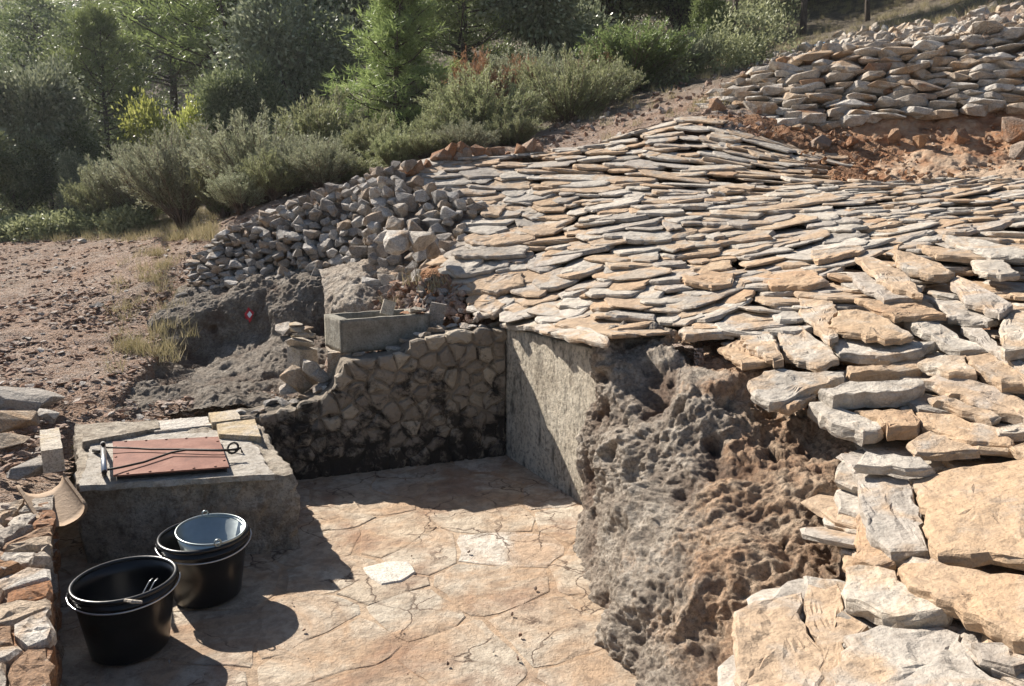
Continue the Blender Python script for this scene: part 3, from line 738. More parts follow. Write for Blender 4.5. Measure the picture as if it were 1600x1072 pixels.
# ------------------------------------------------------------------ cistern head with iron hatch
ZT = .42
FL, FR, BR, BLc = PZ(121, 760, ZT), PZ(457, 737, ZT), PZ(398, 655, ZT), PZ(118, 664, ZT)
ch = thing('cistern_head', 'low whitewashed masonry cistern head with a rusty red iron hatch', 'well', loc=(FL.x, FL.y, 0)); CO = Vector((FL.x, FL.y, 0))
def dn(p, z): return Vector((p.x, p.y, z))
def boxtop(V):
    k = V[:, 2] > ZT - .002
    V[k, 2] += fbm(V[k] * 4, 3) * .03; return V
V, Fc = hexa([dn(FL, -.02), dn(FR, -.02) + Vector((.03, -.02, 0)), dn(BR, -.02) + Vector((.05, 0, 0)), dn(BLc, -.02), FL, FR, BR, BLc], (90, 70, 34), .05, 4.5, 6, boxtop)
V[:, :2] += (fbm(V * 14, 4) * .012)[:, None]
V[:, 2] += np.where(V[:, 2] > .3, fbm(V * 18, 3) * .008, 0)
k = (V[:, 0] > -1.75) ; V[k] += (fbm(V[k] * 8, 4, True) * .035)[:, None] * np.array([.7, -.5, 0])
obj('block', mesh('block', (V - np.array(CO), Fc), True), MAT['boxconc'], ch)
# cement screed round the hatch, sheet with thickness
def sheet(name, pxs, z, th, mat, parent, org, amp=.004, n=10, fr=9, smooth=False):
    c = [PZ(u, v, z) for u, v in pxs]
    V, Fc = hexa([dn(c[0], z - th), dn(c[1], z - th), dn(c[2], z - th), dn(c[3], z - th), *[dn(q, z) for q in c]], (n, n, 2), amp, fr, random.random() * 9)
    return obj(name, mesh(name, (V - np.array(org), Fc), smooth), mat, parent)
sheet('screed', [(124,759),(428,741),(380,670),(146,680)], ZT + .018, .03, MAT['boxtop'], ch, CO, .035, 40)
ZP = ZT + .055
plate_px = [(177,743),(358,729),(341,682),(176,690)]
pl = sheet('hatch_plate', plate_px, ZP, .008, MAT['rust'], ch, CO, .001, 6)
sheet('hatch_frame', [(182,741),(354,729),(339,684),(181,692)], ZP - .009, .03, MAT['iron'], ch, CO, .001, 4)
pc = [PZ(u, v, ZP) for u, v in plate_px]
for i in range(4):
    a, b = pc[i], pc[(i + 1) % 4]
    for k in range(5 if i % 2 == 0 else 3):
        p = a.lerp(b, (k + .5) / (5 if i % 2 == 0 else 3)); c0 = sum(pc, Vector()) / 4; p = p.lerp(c0, .05)
        V, Fc = tube([p - Vector((0, 0, .004)), p + Vector((0, 0, .004))], .007, 7)
        obj('rivet', mesh('rivet', ([v - CO - Vector((0, 0, 0)) for v in V], Fc), True), MAT['rust'], pl)
def px_tube(name, pts, rad, mat, parent, org, sides=8, close=False):
    V, Fc = tube([PZ(u, v, z) for u, v, z in pts], rad, sides, close)
    return obj(name, mesh(name, ([v - org for v in V], Fc), True), mat, parent)
px_tube('locking_rod', [(160,699,ZP+.03),(200,700,ZP+.02),(235,702,ZP+.015),(285,702,ZP+.02),(330,703,ZP+.022),(368,703,ZP+.02)], .0055, MAT['iron'], ch, CO)
px_tube('locking_rod', [(162,735,ZP+.03),(190,730,ZP+.02),(225,722,ZP+.015),(268,707,ZP+.018),(290,703,ZP+.03),(345,704,ZP+.028),(374,702,ZP+.02)], .006, MAT['iron'], ch, CO)
px_tube('lock_bar', [(161,693,ZP+.05),(163,738,ZP+.05)], .013, MAT['steel'], ch, CO, 10)
for (u, v) in ((161,694),(163,737)):
    px_tube('lock_post', [(u, v + 6, ZT), (u, v, ZP + .075)], .011, MAT['iron'], ch, CO)
px_tube('lock_post', [(147,704,ZT+.03),(160,706,ZT+.05)], .012, MAT['iron'], ch, CO)
ce = PZ(364, 700, ZP + .03)
V, Fc = tube([ce + Vector((math.cos(t) * .028, math.sin(t) * .02, math.sin(t) * .024)) for t in np.linspace(0, 2 * math.pi, 13)[:-1]], .006, 7, True)
obj('ring', mesh('ring', ([v - CO for v in V], Fc), True), MAT['iron'], ch)
px_tube('ring_staple', [(352,704,ZT+.02),(376,700,ZT+.05),(378,706,ZT+.02)], .006, MAT['iron'], ch, CO)
# flat stones bedded on the back edge
def flat_block(name, pxs, z, th, mat, parent=None, org=Vector((0, 0, 0)), label=None, cat='stone', n=6, amp=.012, group=None):
    c = [PZ(u, v, z) for u, v in pxs]
    V, Fc = hexa([dn(q, z - th) for q in c] + [dn(q, z) for q in c], (n, n, 3), amp, 8, random.random() * 20)
    if parent is not None: return obj(name, mesh(name, (V - np.array(org), Fc)), mat, parent)
    ct = V.mean(0); ct[2] = z - th
    return thing(name, label, cat, group, tuple(ct), mesh(name, (V - ct, Fc)), mat)
flat_block('bedded_stone', [(341,678),(408,682),(398,655),(338,660)], ZT + .05, .09, MAT['pale_block'], ch, CO)
flat_block('bedded_stone', [(331,660),(376,654),(370,640),(326,645)], ZT + .06, .09, MAT['pale_block'], ch, CO)
flat_block('bedded_stone', [(130,690),(250,668),(245,655),(128,672)], ZT + .045, .09, MAT['boxconc'], ch, CO, n=12, amp=.04)
flat_block('bedded_stone', [(240,674),(330,664),(325,650),(238,658)], ZT + .035, .09, MAT['rubble_pale'], ch, CO, n=10, amp=.03)

# ------------------------------------------------------------------ concrete trough and stones about it
ZTR = 1.03
t0, t1 = P(532, 505, 4.98), P(672, 491, 5.30); tb = P(506, 489, 5.28) - t0
t0.z = t1.z = ZTR; tb.z = 0; t2 = t1 + tb; t3 = t0 + tb; zb = .80
tr = thing('stone_trough', 'rectangular grey concrete trough standing on top of the pit back wall', 'trough', loc=(t0.x, t0.y, zb)); TO = Vector((t0.x, t0.y, zb))
def seg(a, b, k): return a + (b - a) * k
q = [t0, t1, t2, t3]; ctr = (t0 + t2) / 2
inn = []
for p in q:
    d = (p - ctr); inn.append(ctr + d * .80)
parts = []
for i in range(4):
    j = (i + 1) % 4
    parts.append(hexa([dn(q[i], zb), dn(q[j], zb), dn(inn[j], zb), dn(inn[i], zb), q[i], q[j], inn[j], inn[i]], (14, 3, 8), .008, 9, 11))
V, Fc = joinVF(parts)
obj('rim', mesh('rim', ([Vector(v) - TO for v in V], Fc), True), MAT['trough'], tr)
V, Fc = hexa([dn(p, zb - .01) for p in inn] + [dn(p, zb + .05) for p in inn], (6, 6, 2), .008, 9, 13)
obj('basin_floor', mesh('basin_floor', ([Vector(v) - TO for v in V], Fc), True), MAT['trough'], tr)
# masonry under the left end
V, Fc = hexa([P(512,600,5.0), P(548,590,5.02), P(560,575,5.35), P(515,575,5.3), dn(P(512,555,4.98), .80), dn(P(548,560,5.02), .80), dn(P(560,540,5.35), .80), dn(P(508,540,5.3), .80)], (8, 8, 8), .04, 6, 15)
obj('foot_stone', mesh('foot_stone', (V - np.array(TO), Fc)), MAT['rubble_pale'], tr)
def lean(name, label, base, size, rot, mat, cat='stone', idx=0):
    return None
V, Fc = hexa([Vector((a * .045, b * .012, c * .11)) for c in (0, 1) for a, b in ((-1, -1), (1, -1), (1, 1), (-1, 1))], 4, .004, 9, 3)
o = thing('tile_fragment', 'small pale grey rectangular tile piece leaning upright on the trough', 'tile', loc=P(603, 488, 5.3) - Vector((0, 0, .02)), me=mesh('tile_fragment', (V, Fc)), mat=MAT['pale_block']); o.rotation_euler = (-.3, .35, .3)
c = P(650, 487, 5.3)
o = place('loose_stone', STONES[3], MAT['pale_block'], None, c + Vector((0, 0, .015)), Euler((0, .02, .4)).to_matrix(), (.17, .10, .045)); o['label'] = 'small flat cream stone lying on the right end of the trough rim'; o['category'] = 'stone'
o = place('loose_stone', STONES[5], MAT['orange_rubble'], None, c + Vector((-.01, .01, -.01)), Euler((0, .02, 1.4)).to_matrix(), (.12, .26, .035)); o['label'] = 'thin orange stone flake beneath the cream stone on the trough rim'; o['category'] = 'stone'
V, Fc = hexa([Vector((a * .055, b * .03, c * .22)) for c in (0, 1) for a, b in ((-1, -1), (1, -1), (1, 1), (-1, 1))], 5, .012, 7, 8)
o = thing('loose_stone', 'grey upright stone leaning against the right end of the trough', 'stone', loc=P(677, 520, 5.38), me=mesh('loose_stone', (V, Fc)), mat=MAT['rubble_grey']); o.rotation_euler = (0, .2, .1)
# stub pillar with stacked flat stones
V, Fc = hexa([P(448,605,5.1), P(470,610,5.05), P(498,600,5.25), P(470,592,5.35), P(448,540,5.15), P(468,547,5.08), P(496,545,5.25), P(470,535,5.35)], (6, 6, 10), .02, 7, 17)
thing('stub_pillar', 'short pale plastered pillar stub left of the trough', 'pillar', me=mesh('stub_pillar', (V, Fc)), mat=MAT['pale_block'])
st = thing('stone_stack', 'pile of small flat pale stones stacked on the pillar stub', 'stones', loc=P(470, 545, 5.18))
for k, (u, v, sx, sy, sz) in enumerate(((469,534,.24,.16,.10),(474,522,.20,.15,.05),(466,514,.19,.14,.045),(478,513,.15,.12,.035),(461,507,.15,.12,.03),(486,524,.10,.09,.05))):
    o = place('stone', STONES[k + 2], MAT['pale_block'] if k != 3 else MAT['rubble_pale'], None, P(u, v, 5.18) - st.location, Euler((0, rf.uniform(-.1, .1), rf.uniform(0, 6))).to_matrix(), (sx, sy, sz)); o.parent = st
for k, (u, v, s, lab) in enumerate(((466,592,.22,'pale blocky grey stone at the foot of the pillar stub'),(487,575,.16,'grey stone wedged between pillar stub and trough'),(500,590,.13,'small grey stone beside the trough foot'),(455,610,.14,'low grey stone on the left end of the pit back wall'),(515,612,.13,'cream angular stone on the stepped part of the pit back wall'))):
    o = place('loose_stone', STONES[7 + k], MAT['rubble_pale'], None, P(u, v, 5.02 - .02 * k), Euler((rf.random(), rf.random(), rf.random())).to_matrix(), (s * 1.2, s, s * .8)); o['label'] = lab; o['category'] = 'stone'

# ------------------------------------------------------------------ slab catchment
cat_ = thing('slab_roof', 'broad sloping catchment roof laid with overlapping tan and grey stone slabs', 'stone roof')
COUNT = [0]
# hand placed large slabs: outline in the photo, lift over the bed, thickness
NEAR = [
 ([(1143,957),(1175,940),(1223,931),(1249,926),(1258,940),(1249,953),(1268,992),(1287,1019),(1284,1100),(1150,1100),(1147,1026)], .03, .05),
 ([(1261,917),(1291,922),(1310,912),(1319,926),(1324,957),(1362,978),(1324,995),(1317,1030),(1303,1100),(1270,1100),(1287,1019),(1249,950)], .015, .05),
 ([(1324,995),(1372,979),(1431,985),(1470,978),(1501,985),(1511,1009),(1532,1037),(1610,1085),(1560,1150),(1310,1150),(1300,1060)], .045, .05),
 ([(1320,889),(1341,882),(1393,894),(1421,919),(1483,945),(1473,952),(1438,962),(1400,965),(1358,948),(1320,930)], .09, .055),
 ([(1395,880),(1459,867),(1522,884),(1601,901),(1660,915),(1660,1010),(1601,1000),(1567,974),(1483,940),(1414,912)], .12, .05),
 ([(1423,747),(1476,735),(1515,721),(1601,714),(1660,720),(1660,885),(1601,875),(1546,863),(1463,867),(1445,839),(1440,794)], .10, .045),
 ([(1338,735),(1372,733),(1418,745),(1438,790),(1445,840),(1450,858),(1393,860),(1369,846),(1345,808),(1339,769)], .07, .06),
 ([(1341,797),(1362,832),(1397,875),(1372,885),(1334,868),(1336,832)], .03, .04),
 ([(1331,728),(1355,708),(1435,715),(1457,732),(1435,738),(1372,731)], .10, .035),
 ([(1511,1002),(1546,1005),(1601,1004),(1640,1008),(1615,1030),(1581,1040),(1539,1030)], .05, .05),
 ([(1165,593),(1212,574),(1262,583),(1320,579),(1320,590),(1273,603),(1249,611),(1215,628),(1188,622)], .06, .05),
 ([(1215,635),(1249,605),(1273,608),(1271,616),(1235,640)], .03, .04),
 ([(1279,606),(1323,596),(1441,591),(1443,601),(1418,612),(1303,618)], .10, .075),
 ([(1261,626),(1293,625),(1347,650),(1384,655),(1380,672),(1345,680),(1290,655)], .03, .06),
 ([(1330,640),(1424,640),(1441,656),(1431,670),(1387,672),(1374,655)], .05, .06),
 ([(1296,532),(1350,529),(1431,534),(1463,535),(1441,546),(1391,556),(1313,553)], .07, .05),
 ([(1213,515),(1249,507),(1293,539),(1311,565),(1276,572),(1229,556)], .05, .035),
 ([(1144,502),(1188,498),(1208,525),(1225,560),(1212,563),(1171,545),(1158,525)], .06, .04),
 ([(1124,542),(1158,529),(1205,562),(1161,571)], .03, .035),
 ([(1293,509),(1310,483),(1364,485),(1424,515),(1428,522),(1381,529),(1330,521)], .13, .035),
 ([(1246,466),(1296,465),(1310,485),(1293,507),(1310,525),(1296,532),(1249,485)], .08, .035),
 ([(1337,468),(1451,472),(1478,490),(1401,492),(1364,480)], .13, .035),
 ([(1337,401),(1364,401),(1421,428),(1441,461),(1397,450),(1357,424)], .16, .035),
 ([(1323,424),(1354,424),(1384,451),(1441,464),(1381,466),(1343,445)], .12, .035),
 ([(1394,390),(1431,394),(1492,424),(1458,429),(1411,417)], .12, .05),
 ([(1482,434),(1499,428),(1583,474),(1566,487),(1509,471)], .14, .04),
 ([(1451,466),(1492,468),(1566,491),(1549,503),(1485,494)], .09, .04),
 ([(1411,502),(1462,502),(1539,545),(1499,545),(1435,519)], .08, .045),
 ([(1499,505),(1532,512),(1573,546),(1610,575),(1610,586),(1532,537)], .09, .035),
 ([(1435,563),(1465,552),(1505,556),(1527,588),(1482,586),(1448,572)], .08, .04),
 ([(1502,552),(1549,549),(1600,582),(1613,602),(1566,598),(1522,575)], .09, .05),
 ([(1445,593),(1465,586),(1549,600),(1613,626),(1613,655),(1532,631),(1465,606)], .07, .045),
 ([(1448,623),(1482,617),(1563,650),(1546,656),(1482,636)], .06, .035),
 ([(1431,644),(1482,644),(1549,664),(1586,687),(1580,697),(1509,692),(1441,663)], .05, .05),
 ([(1560,515),(1580,482),(1623,482),(1623,540),(1570,550)], .14, .045),
 ([(1556,667),(1600,660),(1623,674),(1560,676)], .07, .035),
 ([(1580,698),(1623,674),(1635,715),(1595,710)], .06, .035),
 ([(1060,512),(1104,503),(1144,512),(1148,519),(1070,525)], .06, .045),
 ([(1414,691),(1451,671),(1499,690),(1532,703),(1431,709)], .06, .035),
 ([(1323,573),(1364,571),(1441,559),(1441,575),(1380,579),(1327,584)], .05, .05),
 ([(1185,430),(1269,420),(1293,438),(1262,444),(1205,445)], .08, .04),
 ([(1060,428),(1100,421),(1148,428),(1144,442),(1114,446),(1070,440)], .07, .035),
 ([(1472,368),(1532,372),(1623,398),(1600,402),(1549,400),(1499,385)], .12, .04),
 ([(1519,405),(1566,407),(1597,425),(1566,431),(1532,427)], .12, .04),
 ([(1266,392),(1347,382),(1354,390),(1276,406)], .09, .035),
 ([(1428,380),(1516,392),(1539,404),(1465,398)], .10, .04),
 # smooth grey pieces at the left edge of the roof
 ([(694,408),(740,402),(800,400),(796,416),(760,424),(712,430),(700,420)], .06, .03),
 ([(704,392),(770,384),(826,384),(820,398),(760,402),(712,398)], .09, .03),
 ([(722,372),(760,350),(832,342),(836,372),(780,382),(738,382)], .05, .03),
 ([(752,318),(790,300),(796,318),(778,336),(752,334)], .05, .03),
 ([(716,436),(770,428),(818,428),(820,444),(776,456),(740,452)], .07, .045),
 ([(724,464),(770,462),(790,476),(770,494),(748,486)], .05, .04),
 ([(800,487),(860,490),(952,524),(950,534),(900,530),(830,512),(780,505)], .03, .03),
]
def near_slab(px, lift, th, seed):
    r = random.Random(seed); cu = sum(p[0] for p in px) / len(px); cv = sum(p[1] for p in px) / len(px)
    lift *= .75; c = cast(cu, cv, lift); gx, gy = grad(c.x, c.y, .2)
    gx = gx * .8 + r.uniform(-.03, .03); gy = gy * .8 - .03 + r.uniform(-.03, .03)
    nrm = Vector((-gx, -gy, 1)).normalized()
    def onp(u, v):
        d = ray(u, v); return CAM + d * ((c - CAM).dot(nrm) / d.dot(nrm))
    cor = [onp(u, v) for u, v in px]
    xa = Vector((1, 0, gx)).normalized(); ya = nrm.cross(xa)
    loc2 = [((p - c).dot(xa), (p - c).dot(ya)) for p in cor]
    ring = []
    for a, b in zip(loc2, loc2[1:] + loc2[:1]):
        L = math.hypot(b[0] - a[0], b[1] - a[1]); n = max(1, min(7, int(L / .035)))
        for k in range(n):
            t = k / n; j = min(.011, L * .14); ring.append((a[0] + (b[0] - a[0]) * t + r.uniform(-j, j), a[1] + (b[1] - a[1]) * t + r.uniform(-j, j)))
    n = len(ring); V = []
    RG = ((.88, 0, 0), (.74, 0, 0), (.60, 0, .001), (.47, 0, .001), (.35, 0, .002), (.24, 0, .002), (.14, .001, .002), (.06, 0, .003), (.022, -.004, .004), (.0, -th * .3, .008), (-.006, -th * .65, .010), (.02, -th, .003))
    for (d, z, jz) in RG:
        for (x, y) in ring:
            L = math.hypot(x, y) + 1e-6; jr = r.uniform(-.006, .006) if z < -.01 else 0
            q = max(.1, 1 - d * (1 if d > .05 else .2 / max(L, .1))) + jr / max(L, .05)
            V.append((x * q, y * q, z + r.uniform(-jz, jz) * .6))
    V.append((0, 0, 0)); c0 = len(V) - 1; Va = np.array(V)
    fl = np.stack([Va[:, 0] * 4 + seed, Va[:, 1] * 4, Va[:, 2] * 0], 1); f1 = fbm(fl, 4); Va[:, 2] += f1 * .014 + np.round(fbm(fl * .7 + 5, 3) * 3.2) * .007
    Fc = [(c0, i, (i + 1) % n) for i in range(n)]
    for q in range(11):
        for i in range(n): j = (i + 1) % n; Fc.append((q * n + i, (q + 1) * n + i, (q + 1) * n + j, q * n + j))
    Fc.append(tuple(11 * n + i for i in reversed(range(n))))
    me = mesh_np('slab', Va, Fc); o = obj('slab', me, MAT['slab'], cat_); o.matrix_world = Matrix.Translation(c) @ Matrix((xa, ya, nrm)).transposed().to_4x4()
    COUNT[0] += 1; return o
for k, (px, lift, th) in enumerate(NEAR): near_slab(px, lift, th, 100 + k)

GU = [[(600,480),(735,495),(800,510),(870,524),(950,533),(1050,522),(1100,508),(1180,478),(1280,440),(1400,400),(1500,372),(1640,345),(1900,300)],
      [(600,415),(690,415),(800,420),(900,415),(1000,410),(1100,400),(1200,385),(1300,365),(1400,345),(1500,328),(1640,308),(1900,280)],
      [(600,330),(745,330),(850,335),(950,335),(1100,328),(1250,320),(1350,315),(1450,302),(1640,280),(1900,262)],
      [(600,296),(650,296),(750,288),(850,285),(1000,288),(1100,290),(1200,292),(1300,292),(1450,290),(1640,268),(1900,250)],
      [(600,268),(645,268),(820,247),(1000,240),(1100,243),(1200,258),(1280,268),(1400,278),(1640,262),(1900,244)],
      [(600,250),(820,236),(930,224),(1000,198),(1090,174),(1120,196),(1180,212),(1250,235),(1400,262),(1640,250),(1900,236)]]
ROWS = [8, 7, 6, 4, 6]
def gv(k, u): return float(np.interp(u, [p[0] for p in GU[k]], [p[1] for p in GU[k]]))
cand = []
rs = random.Random(5)
REG2 = np.array(SLABREG)
for k in range(5):
    for i in range(ROWS[k] + (1 if k == 4 else 0)):
        t = i / ROWS[k]; u = 625 + rs.uniform(0, 30)
        while u < 1900:
            v = gv(k, u) * (1 - t) + gv(k + 1, u) * t + rs.uniform(-4, 4)
            wpx = None
            if inpoly(np.array([u]), np.array([v - 2]), SLABREG)[0]:
                c = cast(u, v)
                if c is not None:
                    v2 = gv(k, u + 20) * (1 - t) + gv(k + 1, u + 20) * t; v0 = gv(k, u - 20) * (1 - t) + gv(k + 1, u - 20) * t
                    dd = cast(u + 20, v2), cast(u - 20, v0)
                    tan = (dd[0] - dd[1]) if all(dd) and abs(dd[0].y - dd[1].y) < .8 else Vector((1, 0, 0))
                    wd = rs.choice((.16, .22, .27, .32, .38, .50)) * rs.uniform(.8, 1.2) * (1.0 + .05 * (c.y - 5))
                    cand.append((c, tan, wd, u, v)); wpx = wd * F / (c.y * cp + .2)
            u += (wpx or 30) * rs.uniform(.80, .98)
# extra pieces under the hand placed ones on the near right slope
for k in range(420):
    u = rs.uniform(1060, 1640) if k < 240 else rs.uniform(1600, 1930); v = rs.uniform(365, 1090)
    if inpoly(np.array([u, u - 50 - 45 * (v > 860), u + 10, u - 30 - 30 * (v > 860)]), np.array([v, v, v + 30, v + 34]), SLABREG).all() and v > gv(0, u) + 5:
        c = cast(u, v)
        if c is not None: cand.append((c + Vector((0, 0, -.045 if v < 700 else -.085)), Vector((1, rs.uniform(-.9, .4), 0)), rs.uniform(.28, .42), u, v))
for off in (12, 26, 42):
    u = 990.
    while u < 1900:
        v = gv(0, u) + off + rs.uniform(-3, 3); u += rs.uniform(28, 50)
        if inpoly(np.array([u, u, u - 20]), np.array([v, v + 14, v + 14]), SLABREG).all() and v > 352:
            c = cast(u, v)
            if c is not None: cand.append((c + Vector((0, 0, -.01)), Vector((1, rs.uniform(-.5, .3), 0)), rs.uniform(.28, .42), u, v))
cand.sort(key=lambda c: -c[2] / c[0].y * (1 if c[3] < 1620 else .01))
jn = Joined()
for (c, tan, wd, u, v) in cand:
    tan = Vector((tan.x, tan.y, tan.z)).normalized(); up = Vector((-tan.y, tan.x, 0)).normalized()
    if up.y < 0: up = -up
    gx, gy = grad(c.x, c.y, .2); sl_ = max(-.1, gx * up.x + gy * up.y)
    pit = math.atan(sl_) - R(rs.uniform(5, 13))
    yaw = rs.uniform(-.34, .34) if v < gv(0, u) else rs.uniform(-.6, .3)
    yd = Vector((up.x * math.cos(pit), up.y * math.cos(pit), math.sin(pit)))
    xd = (tan + Vector((0, 0, rs.uniform(-.09, .09)))).normalized()
    rot = frame(xd, yd) @ Matrix.Rotation(yaw, 3, 'Z')
    dp = rs.uniform(.26, .40); th = rs.uniform(.018, .048)
    loc = c + yd * dp * .42 + Vector((0, 0, .035 + rs.uniform(-.012, .014)))
    i = rs.randrange(len(PROTO))
    if COUNT[0] < 300: place('slab', PROTOME[i], MAT['slab'], cat_, loc, rot, (wd * 1.12, dp, th)); COUNT[0] += 1
    else: jn.add(PROTO[i][0], PROTO[i][1], rot, loc, (wd * 1.12, dp, th))
stuff(jn.build('small_slabs', MAT['slab'], cat_))
print('slabs', len(cand) + len(NEAR))

# ------------------------------------------------------------------ rubble walls: stones laid on a ruled face
def rubble(name, label, base, top, size, mat, rows_, depth=.2, seed=0, aspect=1.3, bed=None, limit=300, wild=1.0, cat='wall', mats2=None, push=0, pool=None, flat=1.0):
    pool = pool or STONES; arrs = [me_arrays(q) for q in pool]
    r = random.Random(seed); base = [Vector(p) for p in base]; top = [Vector(p) for p in top]
    t = thing(name, label, cat, loc=base[len(base) // 2])
    def ev(pts, s):
        x = s * (len(pts) - 1); k = min(len(pts) - 2, int(x)); return pts[k].lerp(pts[k + 1], x - k)
    Lt = sum((b - a).length for a, b in zip(base[:-1], base[1:])); lst = []
    for q in range(rows_ + 1):
        for back in (0, 1):
            f = (q + .3 * back) / rows_; s = -.01 + r.uniform(0, .03)
            if back and q < rows_ - 3 and r.random() < .3: continue
            while s < 1.01:
                sz = size * r.choice((.6, .75, .9, 1.0, 1.15, 1.4)); ss = min(1, max(0, s)); ff = f + r.uniform(-.35, .35) / rows_
                hgt = (ev(top, ss) - ev(base, ss)).length
                p = ev(base, ss).lerp(ev(top, ss), min(1.04, max(0, ff)))
                d = (ev(base, min(1, ss + .03)) - ev(base, max(0, ss - .03))); d.z = 0; d.normalize(); nrm = Vector((d.y, -d.x, 0))
                p += nrm * (push + r.uniform(-.03, .03) * wild - back * depth * .8)
                hh = max(size * .55, hgt / rows_ * 1.15) * (sz / size) ** .5
                lst.append((p, d, sz, hh, back, nrm)); s += sz * aspect * .84 / Lt * (1 if not back else 1.3)
    lst.sort(key=lambda e: e[4]); J = Joined(); n = 0
    for (p, d, sz, hh, back, nrm) in lst:
        i = r.randrange(len(pool)); ang = r.uniform(-.35, .35) * wild
        rot = Matrix((d, -nrm, Vector((0, 0, 1)))).transposed() @ Euler((r.uniform(-.3, .3) * wild, ang, r.uniform(-.4, .4) * wild)).to_matrix() @ Matrix.Rotation(r.choice((0, math.pi)), 3, 'Z')
        sc = (sz * aspect * r.uniform(.95, 1.2), sz * 1.25, min(hh, sz * 1.1) * r.uniform(.9, 1.2) * (1 if flat == 1 else r.choice((flat, flat, 1))))
        if n < limit:
            mm = mat if not mats2 or r.random() > mats2[1] else mats2[0]
            o = place('stone', pool[i], mm, None, p - t.location, rot, sc); o.parent = t; n += 1
        else: J.add(*arrs[i], rot, p - t.location, sc)
    if J.n: stuff(J.build('back_stones', mat, t))
    # earth core behind the face
    V = []; Fc = []; m = 24
    for i in range(m + 1):
        s = i / m; a = ev(base, s); b = ev(top, s); d = (ev(base, min(1, s + .03)) - ev(base, max(0, s - .03))); d.z = 0; d.normalize(); nb = Vector((-d.y, d.x, 0))
        for pp in (a + nb * .06 - Vector((0, 0, .15)), b + nb * .07 - Vector((0, 0, .06)), b + nb * depth * 2.4 - Vector((0, 0, .05)), a + nb * (depth * 2.4 + .1) - Vector((0, 0, .3))): V.append(pp - t.location)
    for i in range(m):
        for k in range(3): Fc.append((i * 4 + k, i * 4 + 4 + k, i * 4 + 5 + k, i * 4 + 1 + k))
    obj('earth_core', mesh('earth_core', (V, Fc), True), bed or MAT['ground'], t)
    return t
# left: grey rubble wall on the rock
rubble('rubble_wall', 'long dry stone wall of rounded grey rubble climbing from the path to the slab roof',
       [P(292,462,7.35), P(340,448,7.3), P(400,440,7.25), P(470,432,7.15), P(530,425,7.0), P(590,425,6.7)],
       [P(308,402,7.7), P(345,372,7.7), P(410,338,7.75), P(480,310,7.75), P(560,282,7.7), P(620,262,7.7)], .112, MAT['rubble_grey'], 10, .16, 3, 1.15, wild=1.3)
rubble('rubble_wall', 'end of rough boulders holding up the left corner of the slab roof',
       [P(580,462,6.25), P(620,455,6.2), P(665,440,6.1), P(700,428,6.1)],
       [P(590,290,7.5), P(630,292,7.4), P(690,300,7.35), P(752,322,7.2)], .135, MAT['rubble_grey'], 11, .2, 8, 1.05, wild=1.4, mats2=(MAT['rubble_pale'], .25))
for (u, v, Y, s, lab) in ((620,378,6.0,.25,'pale faceted boulder jutting out of the boulder pile, the left one of two'),(658,372,6.0,.25,'pale rounded boulder jutting out of the boulder pile, the right one of two'),(614,352,6.2,.16,'smaller pale stone above the two jutting boulders'),(676,392,5.95,.15,'squared grey brown stone right of the two pale boulders')):
    o = place('boulder', STONES[int(u) % 16], MAT['rubble_pale'], None, P(u, v, Y), Euler((.3, .5, u)).to_matrix(), (s, s, s * .95)); o['label'] = lab; o['category'] = 'boulder'
# orange stones along the top left edge of the slab roof
for k, (u, v, s) in enumerate([(642,270,.13),(652,262,.2),(668,258,.16),(690,246,.24),(705,238,.2),(716,250,.18),(728,240,.2),(745,240,.2),(762,242,.15),(776,240,.19),(790,243,.12),(812,238,.22),(826,230,.2),(840,232,.16),(655,275,.15),(722,232,.17)]):
    Y = 7.9 + (u - 640) * .005; o = place('edge_stone', STONES[(k * 5) % 16], MAT['orange_rubble'], None, P(u, v, Y), Euler((k, k * 2.1, k * .7)).to_matrix(), (s * 1.15, s, s * .85)); o.parent = cat_
# upper right: pale terrace wall
rubble('terrace_wall', 'high dry stone terrace wall of pale limestone above the red earth bank',
       [P(1122,190,9.7), P(1161,208,9.4), P(1215,206,9.2), P(1276,202,9.1), P(1364,189,9.0), P(1430,182,8.9), P(1500,180,8.75), P(1560,172,8.7), P(1660,185,8.4)],
       [P(1127,148,10.3), P(1178,120,10.4), P(1230,98,10.3), P(1306,80,10.1), P(1364,80,9.9), P(1424,72,9.8), P(1490,62,9.6), P(1560,52,9.5), P(1660,45,9.2)], 0.23, MAT['rubble_pale'], 12, .22, 12, 1.4, wild=.5, push=.14, pool=BLOCKS, flat=.7, mats2=(MAT['orange_rubble'], .07))
# scree of small stones on top of the terrace
J = Joined(); rx = random.Random(21)
for k in range(1500):
    u = rx.uniform(1170, 1640) ; v = rx.uniform(-5, 105) if rx.random() < .5 else rx.uniform(40, 100)
    if v > np.interp(u, [1170, 1300, 1420, 1640], [125, 82, 75, 50]) + 10 or v < np.interp(u, [1170, 1240, 1300, 1460, 1640], [105, 75, 52, 40, -10]): continue
    c = cast(u, v)
    if c is None or c.y > 16: continue
    s = rx.choice((.05, .07, .09, .12, .16, .2)); J.add(*rx.choice(STONEARR), Euler((rx.random() * 6, rx.random() * .5, rx.random() * 6)).to_matrix(), c + Vector((0, 0, s * .2)), (s * 1.4, s * 1.1, s * .7))
stuff(J.build('scree', MAT['rubble_pale']))

